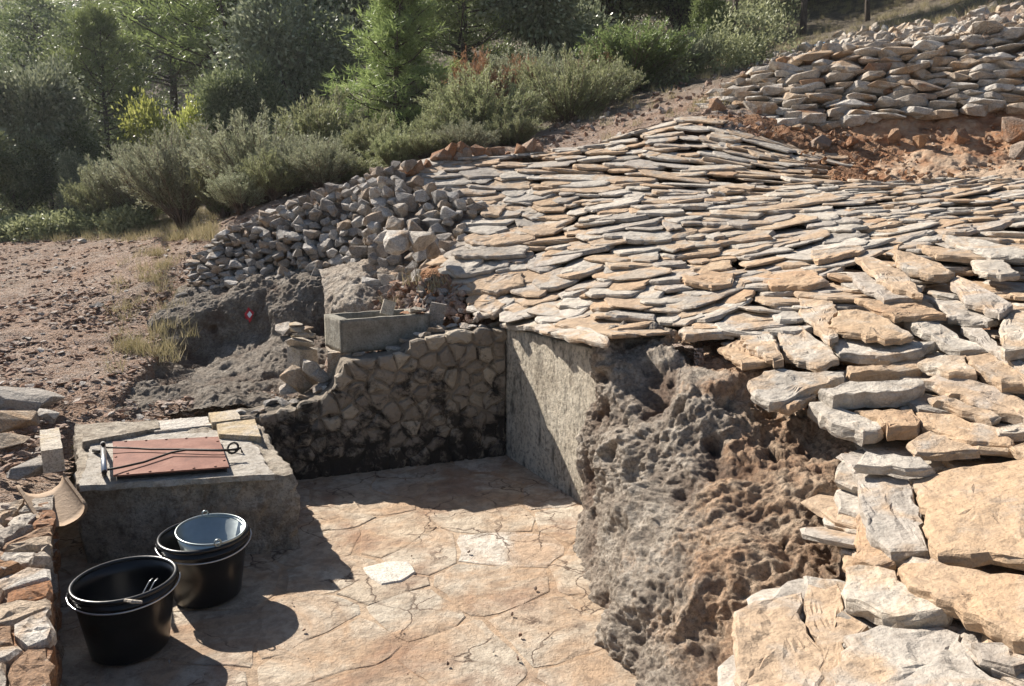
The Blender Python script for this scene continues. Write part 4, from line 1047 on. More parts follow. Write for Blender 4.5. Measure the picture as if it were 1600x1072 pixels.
# red earth bank below the terrace wall
bk = [[(1100,150,10.2),(1160,185,9.8),(1230,190,9.5),(1300,185,9.3),(1380,172,9.2),(1460,168,9.1),(1540,160,9.0),(1640,165,8.7)],
      [(1098,178,9.7),(1160,206,9.4),(1230,206,9.2),(1300,200,9.0),(1380,184,8.9),(1460,180,8.8),(1540,172,8.6),(1640,185,8.3)],
      [(1102,190,9.4),(1160,216,9.1),(1230,224,8.8),(1300,222,8.7),(1380,210,8.6),(1460,212,8.5),(1540,212,8.3),(1640,215,8.1)],
      [(1108,205,9.1),(1165,222,8.9),(1240,240,8.6),(1310,240,8.5),(1380,235,8.4),(1460,240,8.2),(1540,238,8.0),(1640,240,7.9)],
      [(1115,215,8.9),(1170,232,8.7),(1250,255,8.3),(1315,262,8.2),(1380,268,7.9),(1460,272,7.7),(1540,268,7.7),(1640,262,7.6)],
      [(1120,222,8.8),(1180,245,8.5),(1260,275,7.9),(1320,290,7.6),(1380,295,7.4),(1460,296,7.3),(1540,288,7.3),(1640,276,7.3)]]
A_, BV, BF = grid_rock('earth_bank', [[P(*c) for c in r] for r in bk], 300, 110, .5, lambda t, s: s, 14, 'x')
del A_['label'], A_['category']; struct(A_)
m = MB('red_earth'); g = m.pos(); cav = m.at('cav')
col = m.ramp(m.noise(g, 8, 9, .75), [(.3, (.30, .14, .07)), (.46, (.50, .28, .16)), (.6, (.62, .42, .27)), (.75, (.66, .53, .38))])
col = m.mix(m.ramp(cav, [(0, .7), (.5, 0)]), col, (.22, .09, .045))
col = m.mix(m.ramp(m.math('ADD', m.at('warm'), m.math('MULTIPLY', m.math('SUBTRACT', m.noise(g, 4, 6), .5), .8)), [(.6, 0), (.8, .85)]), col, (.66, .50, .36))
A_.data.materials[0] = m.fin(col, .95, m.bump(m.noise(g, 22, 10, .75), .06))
for k, (u, v, s, Y) in enumerate([(1278,225,.34,8.6),(1500,215,.26,8.3),(1585,205,.4,8.1),(1592,232,.26,7.9),(1120,170,.3,9.6),(1240,222,.2,8.8),(1440,222,.24,8.3),(1330,222,.2,8.5),(1395,213,.22,8.5)]):
    o = place('embedded_stone', STONES[(k * 3 + 1) % 16], MAT['orange_rubble'], None, P(u, v, Y), Euler((k, k * 1.3, k)).to_matrix(), (s, s * .8, s * .7)); o.parent = A_

# ------------------------------------------------------------------ buckets
def lathe(prof, n=48):
    V = []; Fc = []
    for (r_, z) in prof:
        for k in range(n): a = 2 * math.pi * k / n; V.append((math.cos(a) * r_, math.sin(a) * r_, z))
    for i in range(len(prof) - 1):
        for k in range(n): j = (k + 1) % n; Fc.append((i * n + k, i * n + j, (i + 1) * n + j, (i + 1) * n + k))
    return V, Fc
def black_bucket(label, base, yaw, hang):
    t = thing('black_bucket', label, 'bucket', 'black plastic buckets in the pit', base)
    r0, r1, h = .145, .188, .30
    obj('body', mesh('body', lathe([(0, .004), (r0 - .008, .002), (r0, .012), (r0 + (r1 - r0) * .5, h * .5), (r1 - .006, h - .045), (r1 + .001, h - .043), (r1 + .002, h - .036), (r1 - .004, h - .034), (r1 - .003, h - .012), (r1 - .008, h - .012), (r1 - .012, h - .06), (r0 - .006, .016), (0, .014)]), True), MAT['blackplastic'], t)
    obj('rim', mesh('rim', tube([(math.cos(a) * r1, math.sin(a) * r1, h - .006) for a in np.linspace(0, 2 * math.pi, 65)[:-1]], .0095, 10, True), True), MAT['blackplastic'], t)
    for s in (-1, 1):
        V, Fc = hexa([Vector((s * (r1 + .002) + a * .008, b * .022, h - .05 + c * .04)) for c in (0, 1) for a, b in ((-1, -1), (1, -1), (1, 1), (-1, 1))], 2, 0)
        e = obj('handle_lug', mesh('handle_lug', (V, Fc)), MAT['blackplastic'], t)
    pts = []
    for a in np.linspace(0, math.pi, 33):
        x = math.cos(a) * (r1 + .014); q = math.sin(a) * (r1 + .016)
        pts.append((x, -q, h - .025 - math.sin(a) * hang))
    obj('bail_handle', mesh('bail_handle', tube(pts, .0035, 6), True), MAT['steel'], t)
    t.rotation_euler.z = yaw; return t
b1 = black_bucket('black plastic bucket nearest the viewer, holding two thin metal rods', (-1.55, 2.75, .012), R(28), .02)
b2 = black_bucket('black plastic bucket by the cistern head, holding a galvanised pail', (-1.405, 3.17, .012), R(30), .03)
rod = thing('metal_rod', 'pair of thin metal prongs standing inside the nearest black bucket', 'rods', loc=(-1.50, 2.74, .04))
for dx in (0, .022):
    obj('prong', mesh('prong', tube([(dx - .07, -.09, .02), (dx - .025, 0, .125), (dx + .008, .085, .215), (dx + .016, .10, .222)], .0024, 6), True), MAT['steel'], rod)
V, Fc = tube([PZ(195,938,.325), PZ(207,940,.33), PZ(222,941,.325)], [.006, .008, .005], 6)
o = thing('stick', 'short pale splinter lying on the rim of the nearest black bucket', 'stick', me=mesh('stick', (V, Fc)), mat=MAT['pale_block'])
g = thing('galvanised_pail', 'shiny galvanised metal pail tilted inside the rear black bucket', 'bucket', loc=(-1.378, 3.165, .135))
r0, r1, h = .098, .147, .205
obj('body', mesh('body', lathe([(0, .006), (r0 - .004, .003), (r0, 0), (r0 + .004, .02), (r0 + (r1 - r0) * .45, h * .45), (r0 + (r1 - r0) * .47, h * .47), (r1, h), (r1 - .003, h), (r0 + .001, .02), (0, .016)]), True), MAT['zinc'], g)
obj('rim', mesh('rim', tube([(math.cos(a) * r1, math.sin(a) * r1, h) for a in np.linspace(0, 2 * math.pi, 57)[:-1]], .0048, 8, True), True), MAT['zinc'], g)
for s in (-1, 1):
    V, Fc = tube([(math.cos(a) * .014 , s * (r1 + .002), h + .005 + math.sin(a) * .016) for a in np.linspace(0, 2 * math.pi, 13)[:-1]], .004, 6, True)
    obj('ear', mesh('ear', (V, Fc), True), MAT['zinc'], g)
obj('bail_handle', mesh('bail_handle', tube([(math.sin(a) * (r1 - .006), math.cos(a) * (r1 - .004), h - .006 - .004 * math.sin(a)) for a in np.linspace(0, math.pi, 33)], .0032, 6), True), MAT['zinc'], g)
g.rotation_euler = (R(5), R(2), R(32))

# terracotta channel tile
n = 14; V = []; Fc = []
e0, e1 = PZ(66, 765, .43), PZ(100, 815, .35); dr = (e1 - e0); sd = Vector((dr.y, -dr.x, 0)).normalized()
for j in range(9):
    c = e0 + dr * (j / 8)
    for q in (0, 1):
        for k in range(n + 1):
            a = math.pi + math.pi * k / n; rr_ = .105 - .014 * q; p = c + sd * math.cos(a) * rr_ + Vector((0, 0, math.sin(a) * rr_ * .75 + .05 + rf.uniform(-.002, .002))); V.append(p)
st_ = 2 * (n + 1)
for j in range(8):
    for q in (0, 1):
        for k in range(n): a = j * st_ + q * (n + 1) + k; Fc.append((a, a + 1, a + 1 + st_, a + st_))
    for k in (0, n): a = j * st_ + k; Fc.append((a, a + st_, a + st_ + n + 1, a + n + 1))
for k in range(n): Fc.append((k, k + 1, k + n + 2, k + n + 1)); a = 8 * st_ + k; Fc.append((a, a + 1, a + n + 2, a + n + 1))
thing('channel_tile', 'curved terracotta gutter tile draining towards the pit beside the cistern head', 'tile', me=mesh('channel_tile', (V, Fc), True), mat=MAT['terracotta'])

# ------------------------------------------------------------------ loose stones and gravel on the left ground
for k, (pxs, lab) in enumerate((([(64,705),(98,700),(92,668),(62,672)], 'upright cream stone block on the ground left of the cistern head'),
                                )):
    flat_block('loose_stone', pxs, .56, .12, MAT['pale_block'], label=lab, n=5, amp=.015)
for k, (u, v, s, lab) in enumerate([(40,632,.34,'dark grey flat boulder at the left edge of the red ground'),(18,665,.30,'pale grey boulder at the left picture edge'),(75,655,.16,'small grey stone between boulder and cream block'),(10,700,.22,'brown stone at the left picture edge below the pale boulder'),(48,738,.18,'flat stone lying above the terracotta channel'),(445,518,.2,'grey stone left of the pillar stub'),(150,480,.12,'lone brown stone on the red slope'),(128,378,.14,'small grey stone at the top of the red slope')]):
    c = cast(u, v)
    o = place('loose_stone', STONES[(k * 7) % 16], MAT['rubble_grey'] if k % 2 == 0 else MAT['rubble_pale'], None, c + Vector((0, 0, s * .12)), Euler((.2, .1, k)).to_matrix(), (s * 1.3, s, s * .6)); o['label'] = lab; o['category'] = 'stone'
J = Joined(); rg = random.Random(31); GA = []
for s_ in range(6):
    me = hull_stone(500 + s_, 1, 9, .3); bm = bmesh.new(); bm.from_mesh(me)
    bmesh.ops.convex_hull(bm, input=bm.verts); bm.free(); GA.append(me_arrays(me))
def gpos(n, box):
    P_ = np.stack([rg_.uniform(box[0], box[1], n), rg_.uniform(box[2], box[3], n)], 1); return P_
rg_ = np.random.default_rng(5)
Q = np.concatenate([gpos(13000, (-5.2, -.9, 3.6, 8)), gpos(6500, (-9, -2, 7, 13)), gpos(1500, (-5, -1.6, 1.2, 4.5))])
Q = Q[~inpoly(Q[:, 0], Q[:, 1], [(-.6, -1.2), (-1.5, 1.93), (-2.0, 2.75), (-2.4, 3.5), (-2.85, 4.6), (-1.6, 4.8), (-.13, 5.5), (1.2, 5.4), (1, -1.2)])]
den = fbm(np.stack([Q[:, 0], Q[:, 1], Q[:, 0] * 0], 1) * .9, 3); Q = Q[den > rg_.uniform(-1.1, .25, len(Q))]
Q = Q[~inpoly(Q[:, 0], Q[:, 1], rockw[1])]
Z = H(Q)
for (x, y), z in zip(Q, Z):
    s = rg.choice((.012, .014, .016, .02, .022, .026, .034, .06)) * (1 + .02 * y)
    V, Fc = rg.choice(GA); J.add(V, Fc, Euler((rg.uniform(-.4, .4), rg.uniform(-.4, .4), rg.random() * 6)).to_matrix(), (x, y, z + s * .1), (s * 1.5, s * 1.1, s * .5))
# crumbs on the red bank
JG = J; J = Joined()
for k in range(380):
    u = rg.uniform(1120, 1620); v = rg.uniform(205, 290)
    c = cast(u, v)
    if c is None or not inpoly(np.array([c.x]), np.array([c.y]), soilw)[0]: continue
    s = rg.choice((.03, .04, .06, .08)); V, Fc = rg.choice(GA); J.add(V, Fc, Euler((rg.random(), rg.random(), rg.random() * 6)).to_matrix(), c + Vector((0, 0, .06)), (s * 1.3, s, s * .7))
stuff(J.build('earth_clods', MAT['orange_rubble'])); J = JG
for k in range(1400):                                             # gravelly path above the roof and hollow beside the trough
    if k < 1000: c = cast(rg.uniform(830, 1200), rg.uniform(95, 235))
    else: c = cast(rg.uniform(560, 760), rg.uniform(440, 505))
    if c is None or inpoly(np.array([c.x]), np.array([c.y]), regw)[0]: continue
    s = rg.choice((.03, .05, .07, .1)); V, Fc = rg.choice(GA); J.add(V, Fc, Euler((rg.random(), rg.random(), rg.random() * 6)).to_matrix(), c + Vector((0, 0, s * .2)), (s * 1.3, s, s * .7))
stuff(J.build('gravel', MAT['gravel']))

# ------------------------------------------------------------------ vegetation
vr = np.random.default_rng(99)
def unit(a): return a / (np.linalg.norm(a, axis=-1)[..., None] + 1e-9)
def leaf_arrays(pos, dirs, L, Wd, rv, quad=True):
    n = len(pos); rnd3 = vr.normal(size=(n, 3)); side = unit(np.cross(dirs, rnd3)); L = np.broadcast_to(L, n)[:, None]; Wd = np.broadcast_to(Wd, n)[:, None]
    if quad:
        V = np.stack([pos, pos + dirs * L * .5 + side * Wd, pos + dirs * L, pos + dirs * L * .5 - side * Wd], 1).reshape(-1, 3)
        Fc = np.arange(4 * n).reshape(n, 4); r_ = np.repeat(rv, 4)
    else:
        V = np.stack([pos - side * Wd, pos + dirs * L, pos + side * Wd], 1).reshape(-1, 3); Fc = np.arange(3 * n).reshape(n, 3); r_ = np.repeat(rv, 3)
    return V, Fc, r_
def foliage_mesh(name, arrs):
    V = np.concatenate([a[0] for a in arrs]); o = 0; Fs = []
    for a in arrs: Fs.append(a[1] + o); o += len(a[0])
    me = mesh_np(name, V, np.concatenate(Fs)); attr(me, 'rnd', np.clip(np.concatenate([a[2] for a in arrs]), 0, 1)); return me
def branch_mesh(name, polys, sides=5):
    Vs = []; Fs = []
    for pts, r0, r1 in polys:
        v, f = tube(pts, list(np.linspace(r0, r1, len(pts))), sides); o = len(Vs); Vs += [tuple(x) for x in v]; Fs += [tuple(i + o for i in q) for q in f]
    return mesh_np(name, np.array(Vs), Fs, True)
def curve_pts(a, b, n, wob): 
    a = np.array(a, float); b = np.array(b, float); t = np.linspace(0, 1, n)[:, None]; p = a * (1 - t) + b * t
    w_ = vr.normal(size=(n, 3)) * wob; w_[0] = 0; return p + np.cumsum(w_, 0) * .5
def shrub_proto(nst=60, h=1.0, spread=.55, leaf=(.03, .005), per=120, dense=1.0, bottom=.35):
    """upright twiggy bush, unit height"""
    polys = []; P0 = []; D0 = []
    for k in range(nst):
        a = vr.uniform(0, 6.28); rr_ = math.sqrt(vr.uniform(0, 1)) * spread * 1.2
        hh = h * (1 - .42 * (rr_ / (spread * 1.25)) ** 2) * vr.uniform(.72, 1.0)
        b = np.array([math.cos(a) * .05, math.sin(a) * .05, 0]); e = np.array([math.cos(a) * rr_, math.sin(a) * rr_, hh])
        pts = curve_pts(b, e, 6, .02); pts[1:4, :2] *= np.array([.6, .75, .9])[:, None]; polys.append((pts, .007, .0022))
        for q in range(7):
            t = vr.uniform(bottom, .95); x = t * 5; i = min(4, int(x)); s0 = pts[i] + (pts[i + 1] - pts[i]) * (x - i)
            d = unit((e - b) + vr.normal(size=3) * .32 * h + np.array([0, 0, .15])); ln = vr.uniform(.10, .24) * h
            e2 = s0 + d * ln; polys.append(([s0, s0 + d * ln * .5 + vr.normal(size=3) * .01, e2], .003, .0015))
            m_ = int(per * dense / 7); tt = vr.uniform(0.1, 1.08, m_)[:, None]; P0.append(s0 + d * ln * tt + vr.normal(size=(m_, 3)) * .012); D0.append(unit(d + vr.normal(size=(m_, 3)) * .55 + np.array([0, 0, .3])))
    P0 = np.concatenate(P0); D0 = np.concatenate(D0); n = len(P0)
    rv = .45 + .25 * fbm(P0 * 5, 2) + vr.normal(0, .16, n)
    return foliage_mesh('foliage', [leaf_arrays(P0, D0, vr.uniform(.7, 1.3, n) * leaf[0], leaf[1], rv, False)]), branch_mesh('stems', polys, 3)
def crown_proto(R_=(1, 1, 1), clumps=420, per=70, leaf=(.055, .014), cl=.14, lobes=13, trunk=True, squash=.9, tw=.03, low=.1):
    """broadleaf crown of unit radius, centre at z=1.15, trunk from 0"""
    lob = [(np.array([0, 0, 1.0]), .42)]
    for k in range(lobes):
        a = vr.uniform(0, 6.28); e = vr.uniform(-.3, .9); q = vr.uniform(.45, .85); lob.append((np.array([math.cos(a) * q * math.cos(e), math.sin(a) * q * math.cos(e), 1.0 + math.sin(e) * .75 + vr.normal(0, .14)]), vr.uniform(.14, .40)))
    P0 = []; D0 = []; rv = []; polys = []; ends = []
    for k in range(clumps):
        c, r_ = lob[vr.integers(len(lob))]; d = unit(vr.normal(size=3)); p = c + d * r_ * vr.uniform(.55, 1.05) * np.array([1, 1, squash])
        if p[2] < low: continue
        m_ = int(per * vr.uniform(.4, 1.3)); g_ = vr.normal(size=(m_, 3)) * cl * vr.uniform(.35, .95) * np.array([1, 1, .7])
        P0.append(p + g_); D0.append(unit(g_ + d * .12 + vr.normal(size=(m_, 3)) * .10)); base = vr.uniform(.25, .7); rv.append(base + vr.normal(0, .16, m_)); ends.append(p)
    for k in range(min(46, len(ends))):
        e = ends[vr.integers(len(ends))]; s0 = np.array([0, 0, vr.uniform(.25, .8)]) if trunk else np.zeros(3); mid = s0 * .45 + e * .55 + np.array([0, 0, -.06]); polys.append(([s0, mid, e], tw * .5, tw * .12))
    if trunk: polys.append((curve_pts((0, 0, -.1), (0.03, 0, 1.0), 6, .02), tw * 1.6, tw * .6))
    P0 = np.concatenate(P0); D0 = np.concatenate(D0); rv = np.concatenate(rv); n = len(P0)
    return foliage_mesh('foliage', [leaf_arrays(P0, D0, vr.uniform(.6, 1.3, n) * leaf[0], vr.uniform(.7, 1.2, n) * leaf[1], rv)]), branch_mesh('trunk', polys, 6)
def pine_proto(h=1.0, wd=.38, n=46, tufts=11, start=.22, per=26, nl=.035, conical=1.0):
    """pine of unit height"""
    polys = [(curve_pts((0, 0, -.04), (0.02, 0, h), 9, .008), .020, .003)]; P0 = []; D0 = []; rv = []
    for k in range(n):
        t = start + (1 - start) * (k + vr.uniform(0, 1)) / n; a = k * 2.4 + vr.normal(0, .4)
        ln = wd * ((1 - (t - start) / (1 - start)) ** .7 * .85 + .14) * vr.uniform(.6, 1.15); up = .25 + .5 * t
        s0 = np.array([0, 0, t * h]); d = unit(np.array([math.cos(a), math.sin(a), up])); e = s0 + d * ln
        mid = (s0 + e) / 2 - np.array([0, 0, .02]); polys.append(([s0, mid, e], .006, .0018))
        for q in range(tufts):
            f = vr.uniform(.3, 1.05); c = s0 * (1 - f) + e * f + vr.normal(size=3) * .035 * np.array([1, 1, .6]) + np.array([0, 0, .012]); m_ = int(per * vr.uniform(.6, 1.3))
            dd = unit(d * .5 + np.array([0, 0, .55]) + vr.normal(size=(m_, 3)) * .8); P0.append(c + dd * .004 + vr.normal(size=(m_, 3)) * .012); D0.append(dd); b = vr.uniform(.25, .75); rv.append(b + vr.normal(0, .15, m_))
            if q % 3 == 0: polys.append(([s0 * (1 - f * .8) + e * f * .8, c], .002, .001))
    P0 = np.concatenate(P0); D0 = np.concatenate(D0); rv = np.concatenate(rv); m_ = len(P0)
    return foliage_mesh('foliage', [leaf_arrays(P0, D0, vr.uniform(.6, 1.2, m_) * nl, .0024, rv, False)]), branch_mesh('trunk', polys, 5)
PR = {}
PR['shrubA'] = shrub_proto(110, 1, .50, (.034, .0055), 260, 1.0, .35)
PR['shrubB'] = shrub_proto(120, 1, .62, (.032, .0055), 270, 1.0, .30)
PR['shrubC'] = shrub_proto(110, 1, .45, (.040, .007), 280, 1.0, .15)
PR['oakA'] = crown_proto(clumps=190, per=180, leaf=(.075, .020), cl=.20, lobes=9)
PR['oakB'] = crown_proto(clumps=170, per=180, leaf=(.080, .021), lobes=10, cl=.19)
PR['bushY'] = crown_proto(clumps=60, per=110, leaf=(.085, .028), cl=.20, lobes=7, trunk=False, low=1.05, tw=.02)
PR['bushR'] = crown_proto(clumps=150, per=110, leaf=(.075, .022), cl=.2, lobes=12, trunk=False, low=.25, tw=.02)
PR['pineA'] = pine_proto(1, .42, 60, 14, .18, 26, .034)
PR['pineB'] = pine_proto(1, .36, 54, 15, .30, 26, .034)
PR['pineY'] = pine_proto(1, .30, 60, 13, .05, 28, .040)
def plant(kind, pk, u, vtop, Y, wpx, mat, label, group, cat, base_lift=0, trunk_mat='bark', vbase=None, wscale=None):
    top = P(u, vtop, Y); z0 = h1(top.x, Y) + base_lift
    if vbase is not None: z0 = min(z0, P(u, vbase, Y).z)
    hgt = top.z - z0; wid = wpx / F * (Y * cp)
    fm, tm = PR[pk]
    t = thing(kind, label, cat, group, (top.x, Y, z0)); t.rotation_euler.z = vr.uniform(0, 6.28)
    f = bpy.data.objects.new('foliage' if cat != 'tree' else 'crown', fm); C.objects.link(f); f.parent = t
    if not fm.materials: fm.materials.append(MAT[mat])
    if fm.materials[0] != MAT[mat]: f.material_slots[0].link = 'OBJECT'; f.material_slots[0].material = MAT[mat]
    s = bpy.data.objects.new('stems' if cat != 'tree' else 'trunk', tm); C.objects.link(s); s.parent = t
    if not tm.materials: tm.materials.append(MAT[trunk_mat])
    hz = {'oakA': 1.72, 'oakB': 1.72, 'bushR': 1.72, 'bushY': 1.6}.get(pk, 1.0); ww = {'oakA': 2.0, 'oakB': 2.0, 'bushR': 2.0, 'bushY': 1.9, 'shrubA': .95, 'shrubB': 1.12, 'shrubC': .85, 'pineA': .70, 'pineB': .60, 'pineY': .46}[pk]
    t.scale = (wid / ww, wid / ww, hgt / hz)
    return t
GS = 'grey green shrubs behind the rubble wall'
plant('heath_shrub','shrubA',275,198,11.3,140,'grey','tall grey twiggy shrub at the left end of the rubble wall',GS,'shrub',0,'twig',355)
plant('heath_shrub','shrubB',405,180,10.2,170,'grey','broad grey green shrub behind the left half of the rubble wall',GS,'shrub',0,'twig',330)
plant('heath_shrub','shrubA',205,232,13.5,120,'grey','rounded blue grey shrub left of the tall twiggy shrub',GS,'shrub',0,'twig',330)
plant('heath_shrub','shrubB',330,215,13.0,120,'grey','grey shrub just behind the tall twiggy shrub',GS,'shrub',0,'twig',330)
plant('heath_shrub','shrubC',505,145,11.8,130,'olive','olive green shrub between the grey shrub and the young pine',GS,'shrub',0,'twig',300)
plant('heath_shrub','shrubC',618,198,9.7,80,'olive','small light green shrub right behind the corner of the slab roof',GS,'shrub',0,'twig',285)
plant('heath_shrub','shrubB',560,205,10.8,90,'grey','grey shrub with orange dry tips below the young pine',GS,'shrub',0,'twig',290)
plant('heath_shrub','shrubB',755,108,11.2,150,'olive','wide olive shrub above the top edge of the slab roof, right of the young pine',GS,'shrub',0,'twig',240)
plant('heath_shrub','shrubA',695,165,10.6,80,'olive','narrow olive shrub between young pine and wide olive shrub',GS,'shrub',0,'twig',245)
plant('heath_shrub','shrubB',890,78,12.2,140,'olive','wide grey olive shrub beside the gravel path',GS,'shrub',0,'twig',215)
plant('heath_shrub','shrubC',985,35,14.5,150,'green','bright green shrub with rusty patches at the top of the path',GS,'shrub',0,'twig',150)
plant('heath_shrub','shrubB',830,75,14.5,130,'grey','grey shrub behind and between the two wide olive shrubs',GS,'shrub',0,'twig')
plant('heath_shrub','shrubA',740,80,14.0,80,'red','rusty brown shrub behind the wide olive shrub',GS,'shrub',0,'twig')
plant('heath_shrub','shrubA',815,90,13.6,60,'red','small rusty shrub with orange leaves',GS,'shrub',0,'twig')
plant('heath_shrub','shrubA',935,75,14.6,60,'red','rusty leaved shrub behind the path side shrubs',GS,'shrub',0,'twig')
plant('heath_shrub','shrubB',1060,55,16,110,'grey','grey brown shrub at the right end of the scrub',GS,'shrub',0,'twig')
plant('leafy_bush','bushR',120,262,14.5,62,'greyoak','small round bush with shiny whitish leaves at the edge of the wood',None,'bush',0,'bark',335)
plant('leafy_bush','bushY',228,152,17.0,95,'yellow','left half of the bright yellow green bush in front of the pines','bright yellow green bushes','bush',0,'bark')
plant('leafy_bush','bushY',290,160,17.2,66,'yellow','smaller right half of the bright yellow green bush','bright yellow green bushes','bush',0,'bark')
plant('leafy_bush','bushR',1112,-5,17,60,'green','bright leafy green bush beside the pale trunk at the top of the picture',None,'bush')
plant('leafy_bush','bushR',465,235,15.5,100,'olive','low olive bush half hidden behind the broad grey green shrub',None,'bush')
for (u, vt, Y, wp, pk, mt, lab, vb) in (
 (455,215,9.4,100,'shrubA','grey','small grey shrub touching the top of the left rubble wall',320),
 (540,240,9.2,90,'shrubC','olive','low olive shrub right behind the top of the left rubble wall',290),
 (590,180,10.6,90,'shrubC','olive','olive shrub at the left foot of the young pine',280),
 (665,205,9.6,80,'shrubA','olive','low light olive shrub behind the orange edge stones',255),
 (720,190,9.7,90,'shrubB','grey','grey shrub directly above the orange edge stones',245),
 (800,175,10.2,80,'shrubA','olive','low olive shrub at the foot of the wide olive shrub',240),
 (950,95,13.2,90,'shrubA','olive','olive shrub at the bend of the gravel path',180),
 (1010,80,14.6,80,'shrubB','grey','low grey shrub at the upper end of the gravel path',150),
 (372,262,9.0,80,'shrubA','grey','low grey shrub directly behind the lower end of the left rubble wall',320),
 (425,235,9.0,80,'shrubA','olive','low olive shrub directly behind the middle of the left rubble wall',310),
 (500,215,9.0,90,'shrubB','grey','low grey shrub directly behind the upper end of the left rubble wall',300),
 (345,240,10.8,90,'shrubC','olive','low green shrub between the two big grey shrubs',330),
 (160,262,13.6,90,'shrubB','olive','low dark shrub left of the blue grey shrub',335),
 (640,95,13.9,110,'shrubB','grey','grey shrub with rusty tips beside the young pine',None)):
    plant('heath_shrub', pk, u, vt, Y, wp, mt, lab, GS, 'shrub', 0, 'twig', vb)
GT = 'trees of the wood behind the pit'
plant('pine_tree','pineY',620,-12,13.2,180,'pine_young','light green young pine behind the corner of the slab roof',GT,'tree')
plant('pine_tree','pineA',150,30,20,190,'pine','light feathery pine standing left, above the grey shrubs',GT,'tree')
plant('pine_tree','pineB',345,-140,23,300,'pine','tall dark pine with a bare dark trunk left of centre',GT,'tree')
plant('pine_tree','pineB',250,-60,27,220,'pine','dark pine behind the light feathery pine',GT,'tree')
plant('pine_tree','pineA',60,5,34,260,'pine','distant pine at the top left under the patch of sky',GT,'tree')
plant('pine_tree','pineB',715,-120,19,240,'pine','leaning dark pine behind the young pine',GT,'tree')
plant('pine_tree','pineA',20,150,19,170,'pine','dark green pine at the left picture edge',GT,'tree')
plant('oak_tree','oakA',450,15,20,200,'greyoak','large silvery leaved oak in the middle of the wood',GT,'tree')
plant('oak_tree','oakB',520,-40,24,220,'oak','dark holm oak behind the silvery oak',GT,'tree')
plant('oak_tree','oakA',60,120,16.5,150,'greyoak','grey leaved oak at the far left above the red slope',GT,'tree')
plant('oak_tree','oakB',20,235,14.8,120,'oak','low dark holm oak at the left edge by the dry grass',GT,'tree')
plant('oak_tree','oakB',850,-60,19,200,'greyoak','silvery oak behind the wide olive shrubs',GT,'tree')
plant('oak_tree','oakA',960,-70,22,190,'oak','dark holm oak right of the silvery oak, cut by the top edge',GT,'tree')
plant('oak_tree','oakB',1060,-60,22,170,'oak','dark green holm oak above the end of the path',GT,'tree')
plant('oak_tree','oakB',1190,-90,25,200,'oak','holm oak behind the two bare trunks',GT,'tree')
plant('oak_tree','oakA',1330,-110,26,220,'oak','dark holm oak above the terrace wall, cut by the top edge',GT,'tree')
plant('oak_tree','oakA',380,120,18,130,'oak','small dark oak beneath the tall dark pine',GT,'tree')
plant('oak_tree','oakB',110,215,17,110,'oak','dark shaded oak behind the small whitish bush',GT,'tree')
# slim bare trunks at the top right
for k, (u, vb, Y, r_, lab) in enumerate(((1137,78,17,.07,'slim grey trunk rising out of the picture, leftmost of the three'),(1255,52,19.5,.09,'dark straight trunk above the left end of the terrace wall'),(1357,28,19.5,.07,'short thin leaning trunk above the terrace wall'))):
    p0 = P(u, vb, Y); z = h1(p0.x, Y); polys = [(curve_pts((0, 0, -.2), (.3 - .25 * k, 0, 4.6), 9, .05), r_, r_ * .5)]
    for q in range(5): s0 = np.array([.03, 0, 1.6 + q * .55]); polys.append(([s0, s0 + unit(vr.normal(size=3) + np.array([0, 0, .5])) * .9], r_ * .3, .01))
    t = thing('bare_tree', lab, 'tree', None, (p0.x, Y, z)); obj('trunk', branch_mesh('trunk', polys, 8), MAT['bark'], t)
    c = bpy.data.objects.new('crown', PR['oakB'][0]); C.objects.link(c); c.parent = t; c.location = (.3, 0, 2.4); c.scale = (1.6, 1.6, 1.5); c.material_slots[0].link = 'OBJECT'; c.material_slots[0].material = MAT['oak']
# the wood beyond, one mass
arr = []
for k in range(190):
    Y = vr.uniform(19, 62); u = vr.uniform(-250, 1500)
    if k >= 140: Y = vr.uniform(34, 58); u = vr.uniform(-250, 420)
    x = (u - 800) / F * Y; z = h1(x, Y)
    hgt = vr.uniform(2.5, 5.0); 
    if u < 180 and Y > 30: hgt *= .6
    w_ = vr.uniform(1.1, 2.3); n_ = 3400; cc = np.array([x, Y, z + hgt * .55])
    g_ = unit(vr.normal(size=(n_, 3))) * (vr.uniform(.55, 1.0, n_) ** .5)[:, None]; g_ *= (1 + .35 * fbm(g_ * 2.2 + k * 3.1, 2))[:, None]
    ci = vr.integers(0, 48, n_); cl_ = unit(vr.normal(size=(48, 3))) * vr.uniform(.6, 1.0, (48, 1)) * (1 + .3 * vr.normal(size=(48, 1)) * .5); g_ = cl_[ci] + vr.normal(size=(n_, 3)) * .11 * np.array([1, 1, .6])
    p_ = cc + g_ * np.array([w_, w_, hgt * .5]); sz = .03 + Y * .0012
    arr.append(leaf_arrays(p_, unit(vr.normal(size=(n_, 3)) + g_), sz * 1.6, sz * .42, np.clip(vr.uniform(.1, .7, 48)[ci] + vr.uniform(-.15, .15) + vr.normal(0, .12, n_), 0, 1)))
w1 = stuff(obj('distant_wood', foliage_mesh('distant_wood', arr), MAT['oak']))
